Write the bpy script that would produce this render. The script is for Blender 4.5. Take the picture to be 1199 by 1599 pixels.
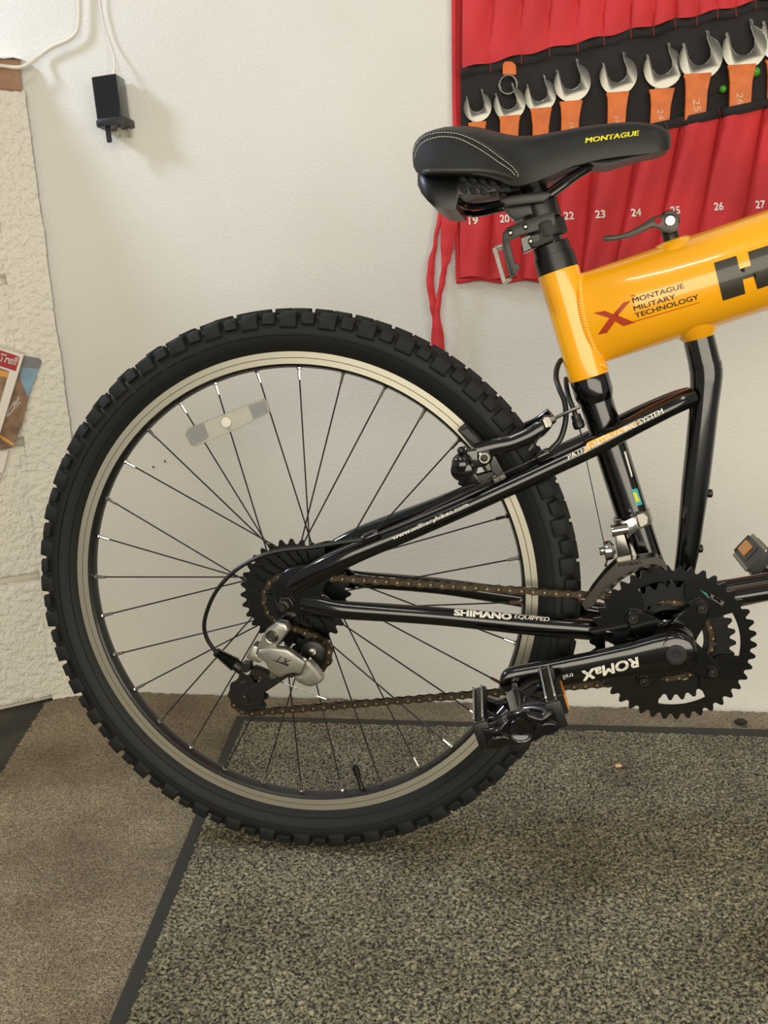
import bpy, bmesh, math, random
from mathutils import Vector, Matrix, noise
from mathutils.bvhtree import BVHTree
random.seed(4)
PI = math.pi
SC = bpy.context.scene
for o in list(bpy.data.objects): bpy.data.objects.remove(o)

# ------------------------------------------------------------------ camera
F_PX = 1478.43
CAM = Vector((0.30279, -1.08053, 0.63794))
PITCH, YAW, ROLL = 0.188261, 0.179633, -0.038068
_f = Vector((-math.sin(YAW)*math.cos(PITCH), math.cos(YAW)*math.cos(PITCH), -math.sin(PITCH)))
_r = Vector((math.cos(YAW), math.sin(YAW), 0)); _u = _r.cross(_f)
AX_R = _r*math.cos(ROLL)+_u*math.sin(ROLL); AX_U = _u*math.cos(ROLL)-_r*math.sin(ROLL); AX_F = _f
cd = bpy.data.cameras.new('camera'); cam = bpy.data.objects.new('camera', cd); SC.collection.objects.link(cam)
cd.sensor_fit = 'VERTICAL'; cd.sensor_height = 36.0; cd.lens = F_PX/1599*36.0; cd.clip_start = 0.02
M = Matrix.Identity(4)
for i, a in enumerate((AX_R, AX_U, -AX_F)):
    for j in range(3): M[j][i] = a[j]
for j in range(3): M[j][3] = CAM[j]
cam.matrix_world = M; SC.camera = cam

# ------------------------------------------------------------------ world, lights, exposure
SC.view_settings.view_transform = 'Standard'; SC.view_settings.look = 'None'
SC.view_settings.exposure = 0.0; SC.view_settings.gamma = 1.0; SC.view_settings.use_curve_mapping = False
W = bpy.data.worlds.new('world'); SC.world = W; W.use_nodes = True
W.node_tree.nodes['Background'].inputs[0].default_value = (1.0, 0.95, 0.86, 1)
W.node_tree.nodes['Background'].inputs[1].default_value = 0.30
def area(name, loc, target, sx, sy, power, col):
    l = bpy.data.lights.new(name, 'AREA'); l.shape = 'RECTANGLE'; l.size = sx; l.size_y = sy; l.energy = power; l.color = col
    o = bpy.data.objects.new(name, l); SC.collection.objects.link(o); o.location = loc
    o.rotation_euler = (Vector(target)-Vector(loc)).to_track_quat('-Z', 'Y').to_euler(); return o
area('window_daylight', (-1.655, -0.10, 1.88), (-0.1, 0.5, 0.9), 0.24, 0.24, 22, (0.72, 0.83, 1.0))
area('ceiling_strip_light', (-0.15, -1.4, 2.4), (0.3, -0.3, 0.0), 1.0, 0.09, 8.5, (1.0, 0.96, 0.88))
area('ceiling_strip_light', (1.5, -0.9, 2.3), (0.4, 0.4, 0.3), 0.12, 1.0, 4, (1.0, 0.96, 0.88))
area('front_fill_light', (1.2, -2.9, 0.78), (0.2, 0.5, 0.15), 4.4, 1.5, 96, (1.0, 0.92, 0.74))  # added broad fill, imitating bounce from a bright wall behind the camera

# ------------------------------------------------------------------ pixel helpers (turn a pixel into a point on a plane)
def ray(px, py): return AX_F + AX_R*((px-600)/F_PX) - AX_U*((py-800)/F_PX)
def at(px, py, Y=0.0):
    d = ray(px, py); return CAM + d*((Y-CAM.y)/d.y)
def fl(px, py, Z=-.008):
    d = ray(px, py); return CAM + d*((Z-CAM.z)/d.z)
def onpl(px, py, p0, n):
    d = ray(px, py); return CAM + d*((p0-CAM).dot(n)/d.dot(n))
WY = 0.4987            # back wall

# ------------------------------------------------------------------ materials
def lin(c):
    return tuple(((x/255)/12.92 if x/255 <= .04045 else ((x/255+.055)/1.055)**2.4) for x in c)+(1,)
def setin(b, n, v):
    if n in b.inputs: b.inputs[n].default_value = v
def mat(name, col, rough=.5, metal=0., bump=0., bscale=200., coat=0., var=0., vscale=20., trans=0., spec=None, col2=None, aniso=0., bdist=.001):
    m = bpy.data.materials.new(name); m.use_nodes = True; nt = m.node_tree; b = nt.nodes['Principled BSDF']
    b.inputs['Base Color'].default_value = lin(col); b.inputs['Roughness'].default_value = rough; b.inputs['Metallic'].default_value = metal
    setin(b, 'Coat Weight', coat); setin(b, 'Coat Roughness', .05); setin(b, 'Transmission Weight', trans)
    setin(b, 'Anisotropic', aniso)
    if spec is not None: setin(b, 'Specular IOR Level', spec)
    if bump or var or col2:
        tc = nt.nodes.new('ShaderNodeTexCoord')
    if bump:
        n = nt.nodes.new('ShaderNodeTexNoise'); n.inputs['Scale'].default_value = bscale; n.inputs['Detail'].default_value = 5
        bp = nt.nodes.new('ShaderNodeBump'); bp.inputs['Strength'].default_value = bump; bp.inputs['Distance'].default_value = bdist
        nt.links.new(tc.outputs['Object'], n.inputs['Vector']); nt.links.new(n.outputs['Fac'], bp.inputs['Height']); nt.links.new(bp.outputs['Normal'], b.inputs['Normal'])
    if var or col2:
        n2 = nt.nodes.new('ShaderNodeTexNoise'); n2.inputs['Scale'].default_value = vscale; n2.inputs['Detail'].default_value = 6
        r = nt.nodes.new('ShaderNodeValToRGB'); c2 = col2 or tuple(x*(1-var) for x in col)
        r.color_ramp.elements[0].color = lin(c2); r.color_ramp.elements[1].color = lin(col)
        r.color_ramp.elements[0].position = .35; r.color_ramp.elements[1].position = .62
        nt.links.new(tc.outputs['Object'], n2.inputs['Vector']); nt.links.new(n2.outputs['Fac'], r.inputs['Fac']); nt.links.new(r.outputs['Color'], b.inputs['Base Color'])
    return m
MT = dict(
 wall=mat('painted_plaster', (220,218,212), .6, bump=.55, bscale=420, col2=(214,211,203), vscale=3, bdist=.0022),
 block=mat('painted_block', (230,225,213), .7, bump=.75, bscale=170, bdist=.009),
 mortar=mat('painted_mortar', (212,206,190), .8, bump=.7, bscale=160),
 timber=mat('timber', (178,140,112), .6, bump=.3, bscale=120, col2=(150,112,86), vscale=14),
 concrete=mat('floor_concrete', (70,66,58), .85, bump=.4, bscale=90, var=.3, vscale=12),
 black=mat('gloss_black_paint', (5,5,6), .16, coat=.6),
 yellow=mat('yellow_paint', (252,176,16), .24, coat=.7, bump=.02, bscale=60),
 rubber=mat('tyre_rubber', (22,23,22), .62, bump=.25, bscale=220, spec=.35),
 knob=mat('tread_rubber', (27,28,27), .7, bump=.2, bscale=300, spec=.3),
 rimblack=mat('black_rim', (16,16,16), .38, coat=.2),
 track=mat('machined_aluminium', (176,172,158), .40, .72, bump=.05, bscale=400),
 groove=mat('brown_groove', (88,70,52), .7),
 spoke=mat('black_spoke', (56,55,57), .35, .6),
 chrome=mat('polished_chrome', (196,194,188), .12, 1.),
 steel=mat('brushed_steel', (126,124,118), .24, 1., bump=.015, bscale=150),
 silver=mat('silver_alloy', (176,173,165), .33, .9, bump=.05, bscale=500),
 darkplate=mat('dark_plated_steel', (108,104,97), .22, 1.), lever=mat('lever_alloy', (66,62,57), .34, .8),
 farplastic=mat('black_plastic_lit', (66,64,60), .6),  # black plastic, with the light on the far pedal painted in as grey
 numprint=mat('worn_number_print', (222,176,140), .6),
 dsteel=mat('dark_steel', (60,57,54), .38, .85),
 plastic=mat('black_plastic', (12,12,12), .38),
 matte=mat('matte_black', (15,15,16), .55, bump=.2, bscale=900),
 leather=mat('saddle_cover', (20,19,18), .46, bump=.25, bscale=1300, bdist=.0004),
 panel=mat('saddle_panel', (11,11,11), .65, bump=.7, bscale=1500, bdist=.0006),
 grey=mat('grey_piping', (48,46,44), .5),
 stitch=mat('white_thread', (205,200,188), .6),
 chain=mat('rusty_chain', (84,73,58), .36, .85, var=.3, vscale=160),
 pin=mat('chain_pin', (176,160,136), .3, .9),
 cog=mat('black_sprocket', (9,9,9), .34, .3),
 red=mat('red_canvas', (203,50,54), .82, bump=.3, bscale=700, var=.10, vscale=9),
 dred=mat('red_canvas_back', (160,24,30), .85, bump=.3, bscale=700),
 blackcloth=mat('black_canvas', (34,28,28), .85, bump=.3, bscale=700, var=.25, vscale=14),
 rthread=mat('red_thread', (150,40,34), .7),
 orange=mat('orange_handle', (214,108,34), .5, bump=.15, bscale=200, col2=(196,96,26), vscale=60),
 wprint=mat('white_print', (232,228,216), .5),
 gprint=mat('grey_print', (96,94,88), .6),
 yprint=mat('yellow_print', (232,220,40), .5),
 bprint=mat('black_print', (44,36,22), .45, coat=.5),
 rprint=mat('red_print', (178,58,22), .4, coat=.5),
 teal=mat('teal_print', (36,120,104), .4),
 cyan=mat('cyan_sticker', (70,170,170), .35), lime=mat('lime_sticker', (214,208,70), .35),
 amber=mat('amber_reflector', (224,138,10), .18, trans=.15, bump=.5, bscale=900),
 clear=mat('clear_reflector', (226,224,212), .22, trans=.72, bump=.7, bscale=620, spec=.7),
 clearend=mat('clear_reflector_end', (176,178,178), .3, trans=.5, bump=.9, bscale=800),
 cable=mat('white_cable', (222,214,200), .45), charger=mat('charger_gloss', (16,19,27), .1, coat=.8), charger2=mat('charger_satin', (30,31,34), .4),
 brass=mat('plug_pin', (205,195,170), .25, .9), green=mat('green_ball', (70,150,40), .4),
 white=mat('card_white', (222,216,206), .6), cardred=mat('card_red', (160,28,44), .5), brown=mat('card_brown', (150,118,92), .6, col2=(108,84,66), vscale=40, var=.2),
 blue=mat('card_blue', (132,164,184), .6, col2=(104,128,150), vscale=20), slate=mat('card_slate', (120,118,124), .6), cardorange=mat('card_orange', (214,150,60), .6),
 border=mat('mat_rubber', (50,48,42), .8, bump=.5, bscale=500), leafm=mat('dry_leaf', (40,34,26), .8),
)
def fleck(name, a, b, scale, big, bcol, thr=(.42,.58)):
    m = bpy.data.materials.new(name); m.use_nodes = True; nt = m.node_tree; p = nt.nodes['Principled BSDF']; p.inputs['Roughness'].default_value = .95
    setin(p, 'Specular IOR Level', .1); setin(p, 'Sheen Weight', .15)
    tc = nt.nodes.new('ShaderNodeTexCoord')
    n = nt.nodes.new('ShaderNodeTexNoise'); n.inputs['Scale'].default_value = scale; n.inputs['Detail'].default_value = 3; n.inputs['Distortion'].default_value = .6
    r = nt.nodes.new('ShaderNodeValToRGB'); r.color_ramp.elements[0].color = lin(a); r.color_ramp.elements[1].color = lin(b)
    r.color_ramp.elements[0].position = thr[0]; r.color_ramp.elements[1].position = thr[1]
    n2 = nt.nodes.new('ShaderNodeTexNoise'); n2.inputs['Scale'].default_value = big; n2.inputs['Detail'].default_value = 4
    r2 = nt.nodes.new('ShaderNodeValToRGB'); r2.color_ramp.elements[0].color = lin(bcol); r2.color_ramp.elements[1].color = (1,1,1,1)
    r2.color_ramp.elements[0].position = .3; r2.color_ramp.elements[1].position = .6
    mx = nt.nodes.new('ShaderNodeMixRGB'); mx.blend_type = 'MULTIPLY'; mx.inputs[0].default_value = 1
    bp = nt.nodes.new('ShaderNodeBump'); bp.inputs['Strength'].default_value = .8; bp.inputs['Distance'].default_value = .003
    L = nt.links.new
    L(tc.outputs['Object'], n.inputs['Vector']); L(tc.outputs['Object'], n2.inputs['Vector']); L(n.outputs['Fac'], r.inputs['Fac']); L(n2.outputs['Fac'], r2.inputs['Fac'])
    L(r.outputs['Color'], mx.inputs[1]); L(r2.outputs['Color'], mx.inputs[2]); L(mx.outputs[0], p.inputs['Base Color']); L(n.outputs['Fac'], bp.inputs['Height']); L(bp.outputs['Normal'], p.inputs['Normal'])
    return m
MT['carpet'] = fleck('beige_carpet', (86,77,60), (192,174,143), 480, 5, (190,182,172), (.36,.66))
MT['pile'] = fleck('grey_mat_pile', (50,46,37), (182,173,141), 270, 7, (215,212,205), (.40,.66))

# ------------------------------------------------------------------ object helpers
COL = SC.collection
def tag(o, label=None, cat=None, group=None, kind=None):
    if label: o['label'] = label
    if cat: o['category'] = cat
    if group: o['group'] = group
    if kind: o['kind'] = kind
    return o
def empty(name, loc, rot=(0,0,0)):
    o = bpy.data.objects.new(name, None); COL.objects.link(o); o.location = loc; o.rotation_euler = rot; o.empty_display_size = .05; return o
def link(name, me, parent=None, mw=None):
    o = bpy.data.objects.new(name, me); COL.objects.link(o)
    if parent:
        o.parent = parent
        P = PW.get(parent.name)
        if P is not None and mw is None: o.matrix_parent_inverse = P.inverted()
    if mw is not None: o.matrix_local = mw
    return o
PW = {}     # parents whose own frame is not the world's: meshes under them are given in world space
def place(o):
    bpy.context.view_layer.update(); PW[o.name] = o.matrix_world.copy(); return o
def rot_to(axis):
    return Vector((0,0,1)).rotation_difference(Vector(axis).normalized()).to_matrix()
class MB:
    def __init__(s): s.bm = bmesh.new(); s.mi = 0
    def _f(s, vs):
        try:
            f = s.bm.faces.new(vs); f.material_index = s.mi; return f
        except ValueError: return None
    def box(s, c, size, R=None, taper=1.0, tdir=2):
        c = Vector(c); R = R or Matrix.Identity(3); vs = []
        for z in (-1,1):
            k = taper if z == 1 else 1.0
            for y in (-1,1):
                for x in (-1,1):
                    vs.append(s.bm.verts.new(c + R @ Vector((x*size[0]/2*k, y*size[1]/2*k, z*size[2]/2))))
        for q in ((0,2,3,1),(4,5,7,6),(0,1,5,4),(2,6,7,3),(0,4,6,2),(1,3,7,5)): s._f([vs[i] for i in q])
        return s
    def tube(s, pts, rad, n=12, cap=True, sub=0, flat=None):
        P = [Vector(p) for p in pts]; Rr = [(Vector(q) if isinstance(q, tuple) else Vector((q, q))) for q in (list(rad) if hasattr(rad, '__len__') else [rad]*len(P))]
        if sub:
            Q, RR = [], []
            for i in range(len(P)-1):
                a = P[max(i-1,0)]; b = P[i]; c = P[i+1]; d = P[min(i+2,len(P)-1)]
                for k in range(sub):
                    t = k/sub; Q.append(.5*((2*b)+(c-a)*t+(2*a-5*b+4*c-d)*t*t+(3*b-a-3*c+d)*t**3)); RR.append(Rr[i]*(1-t)+Rr[i+1]*t)
            Q.append(P[-1]); RR.append(Rr[-1]); P, Rr = Q, RR
        T = []
        for i in range(len(P)):
            T.append((P[min(i+1,len(P)-1)]-P[max(i-1,0)]).normalized())
        u = T[0].orthogonal().normalized()
        if flat: u = (Vector(flat)-T[0]*Vector(flat).dot(T[0])).normalized()
        rings = []
        for i, p in enumerate(P):
            u = (u - T[i]*u.dot(T[i])).normalized(); w = T[i].cross(u)
            ra, rb = Rr[i]
            rings.append([s.bm.verts.new(p+u*math.cos(2*PI*k/n)*ra+w*math.sin(2*PI*k/n)*rb) for k in range(n)])
        for a, b in zip(rings, rings[1:]):
            for k in range(n): s._f([a[k], a[(k+1)%n], b[(k+1)%n], b[k]])
        if cap: s._f(rings[0][::-1]); s._f(rings[-1])
        return s
    def lathe(s, prof, o, axis, n=24, closed=False, m=None):
        o = Vector(o); R = rot_to(axis); rings = []
        for a, r in prof:
            rings.append([s.bm.verts.new(o+R@Vector((r*math.cos(2*PI*k/n), r*math.sin(2*PI*k/n), a))) for k in range(n)] if r > 1e-7 else [s.bm.verts.new(o+R@Vector((0,0,a)))])
        seq = list(zip(rings, rings[1:]))+([(rings[-1], rings[0])] if closed else [])
        for i, (a, b) in enumerate(seq):
            if m: s.mi = m[i]
            for k in range(n):
                k2 = (k+1)%n
                if len(a) == 1 and len(b) == 1: continue
                if len(a) == 1: s._f([a[0], b[k2], b[k]])
                elif len(b) == 1: s._f([a[k], a[k2], b[0]])
                else: s._f([a[k], a[k2], b[k2], b[k]])
        return s
    def disc(s, o, axis, r, h, n=24, ch=.0):
        c = ch or min(r, h)*.15
        return s.lathe([(0,0),(0,r-c),(c,r),(h-c,r),(h,r-c),(h,0)], o, axis, n)
    def prism(s, pts, vec):
        vec = Vector(vec); A = [s.bm.verts.new(Vector(p)) for p in pts]; B = [s.bm.verts.new(Vector(p)+vec) for p in pts]
        s._f(A); s._f(B[::-1])
        for i in range(len(A)):
            j = (i+1)%len(A); s._f([A[j], A[i], B[i], B[j]])
        return s
    def plate(s, pix, Y, th):            # outline taken at depth Y (front), thickness th away from the camera
        return s.prism([at(x, y, Y) for x, y in pix], (0, th, 0))
    def ball(s, c, r, n=10, sc=(1,1,1), R=None):
        Mx = Matrix.Translation(Vector(c)) @ (R.to_4x4() if R else Matrix.Identity(4)) @ Matrix.Diagonal((sc[0]*r, sc[1]*r, sc[2]*r, 1))
        g = bmesh.ops.create_uvsphere(s.bm, u_segments=n*2, v_segments=n, radius=1, matrix=Mx)
        for v in g['verts']:
            for f in v.link_faces: f.material_index = s.mi
        return s
    def grid(s, fn, nu, nv):
        V = [[s.bm.verts.new(fn(i/nu, j/nv)) for j in range(nv+1)] for i in range(nu+1)]
        for i in range(nu):
            for j in range(nv): s._f([V[i][j], V[i+1][j], V[i+1][j+1], V[i][j+1]])
        return s
    def build(s, name, m, parent=None, bevel=0, seg=1, ang=35, mesh_only=False, flip=True):
        bm = s.bm
        bmesh.ops.recalc_face_normals(bm, faces=bm.faces) if flip else None
        if bevel:
            es = [e for e in bm.edges if len(e.link_faces) == 2 and e.calc_face_angle(0) > math.radians(30)]
            bmesh.ops.bevel(bm, geom=es, offset=bevel, segments=seg, profile=.6, affect='EDGES', clamp_overlap=True)
        me = bpy.data.meshes.new(name); bm.to_mesh(me); bm.free()
        for x in (m if isinstance(m, (list, tuple)) else [m]): me.materials.append(x)
        me.polygons.foreach_set('use_smooth', [True]*len(me.polygons)); me.set_sharp_from_angle(angle=math.radians(ang))
        if mesh_only: return me
        return link(name, me, parent)
def flatcurve(splines, th, bev=0.):       # filled 2D outline with holes -> mesh data in (x, z), thickness along y from 0 to th
    cu = bpy.data.curves.new('c', 'CURVE'); cu.dimensions = '2D'; cu.fill_mode = 'BOTH'; cu.extrude = max(th/2-bev, 1e-5); cu.bevel_depth = bev; cu.bevel_resolution = 0
    cu.resolution_u = 1
    for sp in splines:
        q = cu.splines.new('POLY'); q.points.add(len(sp)-1); q.use_cyclic_u = True
        for p, (x, y) in zip(q.points, sp): p.co = (x, y, 0, 1)
    o = bpy.data.objects.new('c', cu); me = bpy.data.meshes.new_from_object(o)
    bpy.data.objects.remove(o); bpy.data.curves.remove(cu)
    me.transform(Matrix(((1,0,0,0),(0,0,1,th/2),(0,1,0,0),(0,0,0,1)))); me.flip_normals()
    me.materials.clear()
    return me
def fin(me, m, ang=35):
    me.materials.clear(); me.materials.append(m)
    me.polygons.foreach_set('use_smooth', [True]*len(me.polygons)); me.set_sharp_from_angle(angle=math.radians(ang)); return me
# decals: real thin meshes lying on a surface
def on_mesh(o, extra=None):
    mw = o.matrix_world if not o.parent else Matrix.Identity(4)
    me = o.data; bv = BVHTree.FromPolygons([v.co for v in me.vertices], [tuple(p.vertices) for p in me.polygons])
    def f(px, py):
        d = ray(px, py).normalized(); h = bv.ray_cast(CAM, d)
        if h[0] is None:
            h = bv.find_nearest(CAM+d*1.1)
        n = h[1]
        if n.dot(d) > 0: n = -n
        return h[0], n
    return f
def on_y(Y):
    return lambda px, py: (at(px, py, Y), Vector((0,-1,0)))
def decal_mesh(bm, tgt, off, step, name, m, parent, thick=0.0):
    if step:
        xs = [v.co.x for v in bm.verts]; ys = [v.co.y for v in bm.verts]
        for ax, lo, hi in ((0, min(xs), max(xs)), (1, min(ys), max(ys))):
            k = math.ceil(lo/step)*step
            while k < hi:
                no = (1,0,0) if ax == 0 else (0,1,0); co = (k,0,0) if ax == 0 else (0,k,0)
                bmesh.ops.bisect_plane(bm, geom=bm.verts[:]+bm.edges[:]+bm.faces[:], plane_co=co, plane_no=no); k += step
    bmesh.ops.triangulate(bm, faces=bm.faces)
    for v in bm.verts:
        p, n = tgt(v.co.x, v.co.y); v.co = p+n*off
    me = bpy.data.meshes.new(name); bm.to_mesh(me); bm.free(); me.materials.append(m); me.polygons.foreach_set('use_smooth', [True]*len(me.polygons))
    return link(name, me, parent)
def textbm(body, a, b, h, up=None, bold=0.02, shear=0., sp=1.0):
    cu = bpy.data.curves.new('t', 'FONT'); cu.body = body; cu.size = 1; cu.offset = 0; cu.shear = shear; cu.space_character = sp; cu.resolution_u = 3
    o = bpy.data.objects.new('t', cu); me = bpy.data.meshes.new_from_object(o); bpy.data.objects.remove(o); bpy.data.curves.remove(cu)
    bm = bmesh.new()
    for ox, oy in (((0,0),) if bold < .008 else ((-bold,-bold),(bold,-bold),(-bold,bold),(bold,bold))):
        c_ = me.copy(); c_.transform(Matrix.Translation((ox, oy, 0))); bm.from_mesh(c_); bpy.data.meshes.remove(c_)
    bpy.data.meshes.remove(me)
    x0 = min(v.co.x for v in bm.verts); x1 = max(v.co.x for v in bm.verts); cap = .69
    a = Vector(a); b = Vector(b); dx = (b-a)/(x1-x0)
    if up is None:
        d = (b-a).normalized(); up = Vector((d.y, -d.x))
    up = Vector(up).normalized()*h/cap
    for v in bm.verts:
        q = a+dx*(v.co.x-x0)+up*v.co.y; v.co = (q.x, q.y, 0)
    return bm
def decal_text(name, body, a, b, h, tgt, m, parent, up=None, off=.0004, step=6, **k):
    return decal_mesh(textbm(body, a, b, h, up, **k), tgt, off, step, name, m, parent)
def decal_poly(name, pix, tgt, m, parent, off=.0003, step=6):
    bm = bmesh.new(); bm.faces.new([bm.verts.new((x, y, 0)) for x, y in pix]); return decal_mesh(bm, tgt, off, step, name, m, parent)

# ================================================================== SETTING
# back wall
b = MB(); b.box((0.55, WY+.05, 1.2), (2.9, .1, 2.5)); wall = tag(b.build('wall_back', MT['wall']), kind='structure')
for i, (x, y) in enumerate(((240,730),(258,721),(85,193),(240,1000),(1188,930))):
    p = at(x, y, WY); b = MB(); b.lathe([(0,.0018),(.0008,.0032),(.0012,.0042),(0,.005)], p+Vector((0,-.0002,0)), (0,-1,0), 10); b.mi = 1
    b.disc(p+Vector((0,.0,0)), (0,-1,0), .0018, .0006, 8)
    if i < 2: b.build('screw_hole', [MT['wall'], MT['leafm']], wall)
    else: b.bm.free()
# floor
b = MB(); b.box((0.2, -.45, -.0555), (3.6, 1.98, .08)); tag(b.build('floor', MT['concrete']), kind='structure')
# left wall: painted blocks, oblique to the back wall, with timber sill
L0 = Vector((-.575, WY, 0)); LE = Vector((-.7431, -.6691, 0)); LN = Vector((.6691, -.7431, 0))
def lw(s, z, out=0.): return L0+LE*s+Vector((0,0,z))+LN*out
zj = [-.014]+[onpl(20, y, L0, LN).z for y in (907, 692, 438, 246)]+[1.058]
b = MB(); R3 = Matrix((LE, LN, Vector((0,0,1)))).transposed()
b.box(lw(.70, .5215, -.055), (1.4, .09, 1.073), R3); lwall = tag(b.build('wall_left', MT['mortar']), kind='structure')
for r in range(5):
    z0, z1 = zj[r]+.005, zj[r+1]-.005
    s0 = .052; first = .34 if r % 2 else .20
    k = 0
    while s0 < 1.38:
        s1 = min(s0+(first if k == 0 else .44), 1.4)
        if s1-s0 < .05: break
        rough = .0030 if r < 4 else .0012
        def fn(u, v, s0=s0, s1=s1, z0=z0, z1=z1, rough=rough):
            e = min(u, 1-u)*(s1-s0); e2 = min(v, 1-v)*(z1-z0); ed = min(e, e2)
            s_ = s0+(s1-s0)*u; z_ = z0+(z1-z0)*v
            out = .004*min(1, ed/.006)-.008*(ed < 1e-6)
            nn = noise.noise(Vector((s_*110, z_*110, r*3)))*rough+noise.noise(Vector((s_*260, z_*260, 5)))*rough*.7+noise.noise(Vector((s_*22, z_*22, 9)))*.002
            return lw(s_, z_, out+nn)
        nu = max(8, int((s1-s0)/(.0035 if k == 0 else .012))); nv = int((z1-z0)/(.0035 if k == 0 else .012))
        b = MB(); b.grid(fn, nu, nv); b.build('block', MT['block'], lwall, ang=80, flip=False); s0 = s1+.01; k += 1
def fil(u, v):          # rough plaster fillet in the corner
    z = -.014+v*1.074; a = u; s_ = .062*a+.006*noise.noise(Vector((z*12, 5, 0)))*a; out = .006+.012*(1-a)**2*0
    base = lw(s_, z, .0055)
    wob = noise.noise(Vector((z*9, u*2, 1)))*.003*(1-abs(2*u-1))+noise.noise(Vector((z*110, s_*110, 3)))*.0040+noise.noise(Vector((z*240, s_*240, 7)))*.002
    edge = Vector(((.002+.046*(1-v)**1.2)*(1-a)**1.3+noise.noise(Vector((z*14, 0, 2)))*.003*(1-a), -.002*(1-a), 0))
    return base+LN*wob+edge
b = MB(); b.grid(fil, 22, 340); b.build('plaster_fillet', MT['block'], lwall, ang=80, flip=False)
# lower corner leans: a slim wedge of filler towards the floor
# timber sill board
b = MB(); b.box(lw(.705, 1.082, -.056), (1.40, .13, .050), R3)
sill = tag(b.build('trim_1', MT['timber'], bevel=.0015), kind='structure')
b = MB()
def cap_(u, v):
    s_ = u*1.4; w = v
    return lw(s_, 1.107+.008*math.sin(PI*min(1, v*1.2))+noise.noise(Vector((s_*40, v*4, 0)))*.004, .017-.10*v)+Vector((0,0,-.002 if v == 0 else 0))
b.grid(cap_, 90, 8); b.build('plaster_edge', MT['block'], sill, ang=80, flip=False)

# carpet and mat
def poly_in(p, P):
    c = False; j = len(P)-1
    for i in range(len(P)):
        if (P[i][1] > p[1]) != (P[j][1] > p[1]) and p[0] < (P[j][0]-P[i][0])*(p[1]-P[i][1])/(P[j][1]-P[i][1])+P[i][0]: c = not c
        j = i
    return c
def sheet(name, inside, x0, x1, y0, y1, st, z, amp, fr, m):
    b = MB(); nx = int((x1-x0)/st); ny = int((y1-y0)/st); V = {}
    def vv(i, j):
        if (i, j) not in V:
            x = x0+i*st+random.uniform(-.3,.3)*st; y = y0+j*st+random.uniform(-.3,.3)*st
            V[i,j] = b.bm.verts.new((x, y, z+amp*(noise.noise(Vector((x*fr, y*fr, 1)))+.6*random.uniform(-1,1))))
        return V[i,j]
    for i in range(nx):
        for j in range(ny):
            x = x0+(i+.5)*st; y = y0+(j+.5)*st
            if inside(x, y): b._f([vv(i,j), vv(i+1,j), vv(i+1,j+1), vv(i,j+1)])
    return b.build(name, m, ang=85, flip=False)
CL = fl(60, 1112); CK = fl(-2, 1210)
def in_carpet(x, y):
    lim = WY-.004-.004*noise.noise(Vector((x*60, 0, 0)))
    if y > lim: return False
    e = CL+(CK-CL)*0  # left boundary line from CL to CK
    side = (CK.x-CL.x)*(y-CL.y)-(CK.y-CL.y)*(x-CL.x)
    d = (Vector((x, y, 0))-L0).dot(LN)
    if d < .012: return False
    return side > 0 or y < CK.y
c = sheet('carpet', in_carpet, -.90, .92, -.75, .50, .0045, -.0115, .0016, 120, MT['carpet'])
tag(c, 'beige short-pile carpet covering the floor under the bike, fraying along the wall', 'carpet')
OA = fl(370, 1120.5); OB = fl(1470, 1149); OC = fl(173, 1597); k_ = (OC-OA).normalized(); OC = OA+k_*.84
OD = Vector((OB.x, OC.y, 0)); OA.z = OB.z = OC.z = 0
ml = (OC-OA).normalized(); nl = Vector((-ml.y, ml.x, 0)); nl = nl if nl.x > 0 else -nl
mt = (OB-OA).normalized(); ntp = Vector((mt.y, -mt.x, 0)); ntp = ntp if ntp.y < 0 else -ntp
mat_o = empty('floor_mat', (OA.x, OA.y, -.0095)); tag(mat_o, 'dark grey flecked floor mat with a black rubber border lying on the beige carpet', 'mat'); place(mat_o)
b = MB(); b.prism([(p.x, p.y, -.0095) for p in (OA, OC, OD, OB)], (0,0,.0045)); bo = b.build('rubber_border', MT['border'], mat_o, bevel=.001)
def in_pile(x, y):
    p = Vector((x, y, 0)); w = .0015*noise.noise(Vector((x*90, y*90, 3)))
    return (p-OA).dot(nl) > .0175+w and (p-OA).dot(ntp) > .026+w and y > OC.y+.02 and x < OB.x-.02
pl = sheet('mat_pile', in_pile, -.25, .78, -.47, .38, .0026, -.0033, .0020, 170, MT['pile']); pl.parent = mat_o; pl.matrix_parent_inverse = PW[mat_o.name].inverted(); pl['kind'] = 'stuff'
decal_text('border_lettering', 'BAREFOOTER', (471,1127), (419,1124.8), 6, lambda x, y: (fl(x, y, -.0048), Vector((0,0,1))), MT['gprint'], mat_o, bold=.01, step=0)
decal_poly('border_line', [(437,1122.6),(470,1123.8),(470,1124.8),(437,1123.6)], lambda x, y: (fl(x, y, -.0048), Vector((0,0,1))), MT['gprint'], mat_o, step=0)
# small litter
p = fl(1157, 1131); b = MB(); b.ball(p+Vector((0,0,.0035)), .011, 6, (1,.55,.5))
lf = b.build('leaf_scrap', MT['leafm']); tag(lf, 'small dark dried leaf scrap on the floor right of the chainring', 'litter')
p = fl(966, 1203); b = MB(); b.box(p+Vector((0,0,.0075)), (.011,.006,.004), Matrix.Rotation(.4,3,'Z'), .7)
tag(b.build('wood_chip', MT['numprint'], bevel=.0008), 'tiny pale wood chip lying on the grey mat', 'litter')

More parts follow.
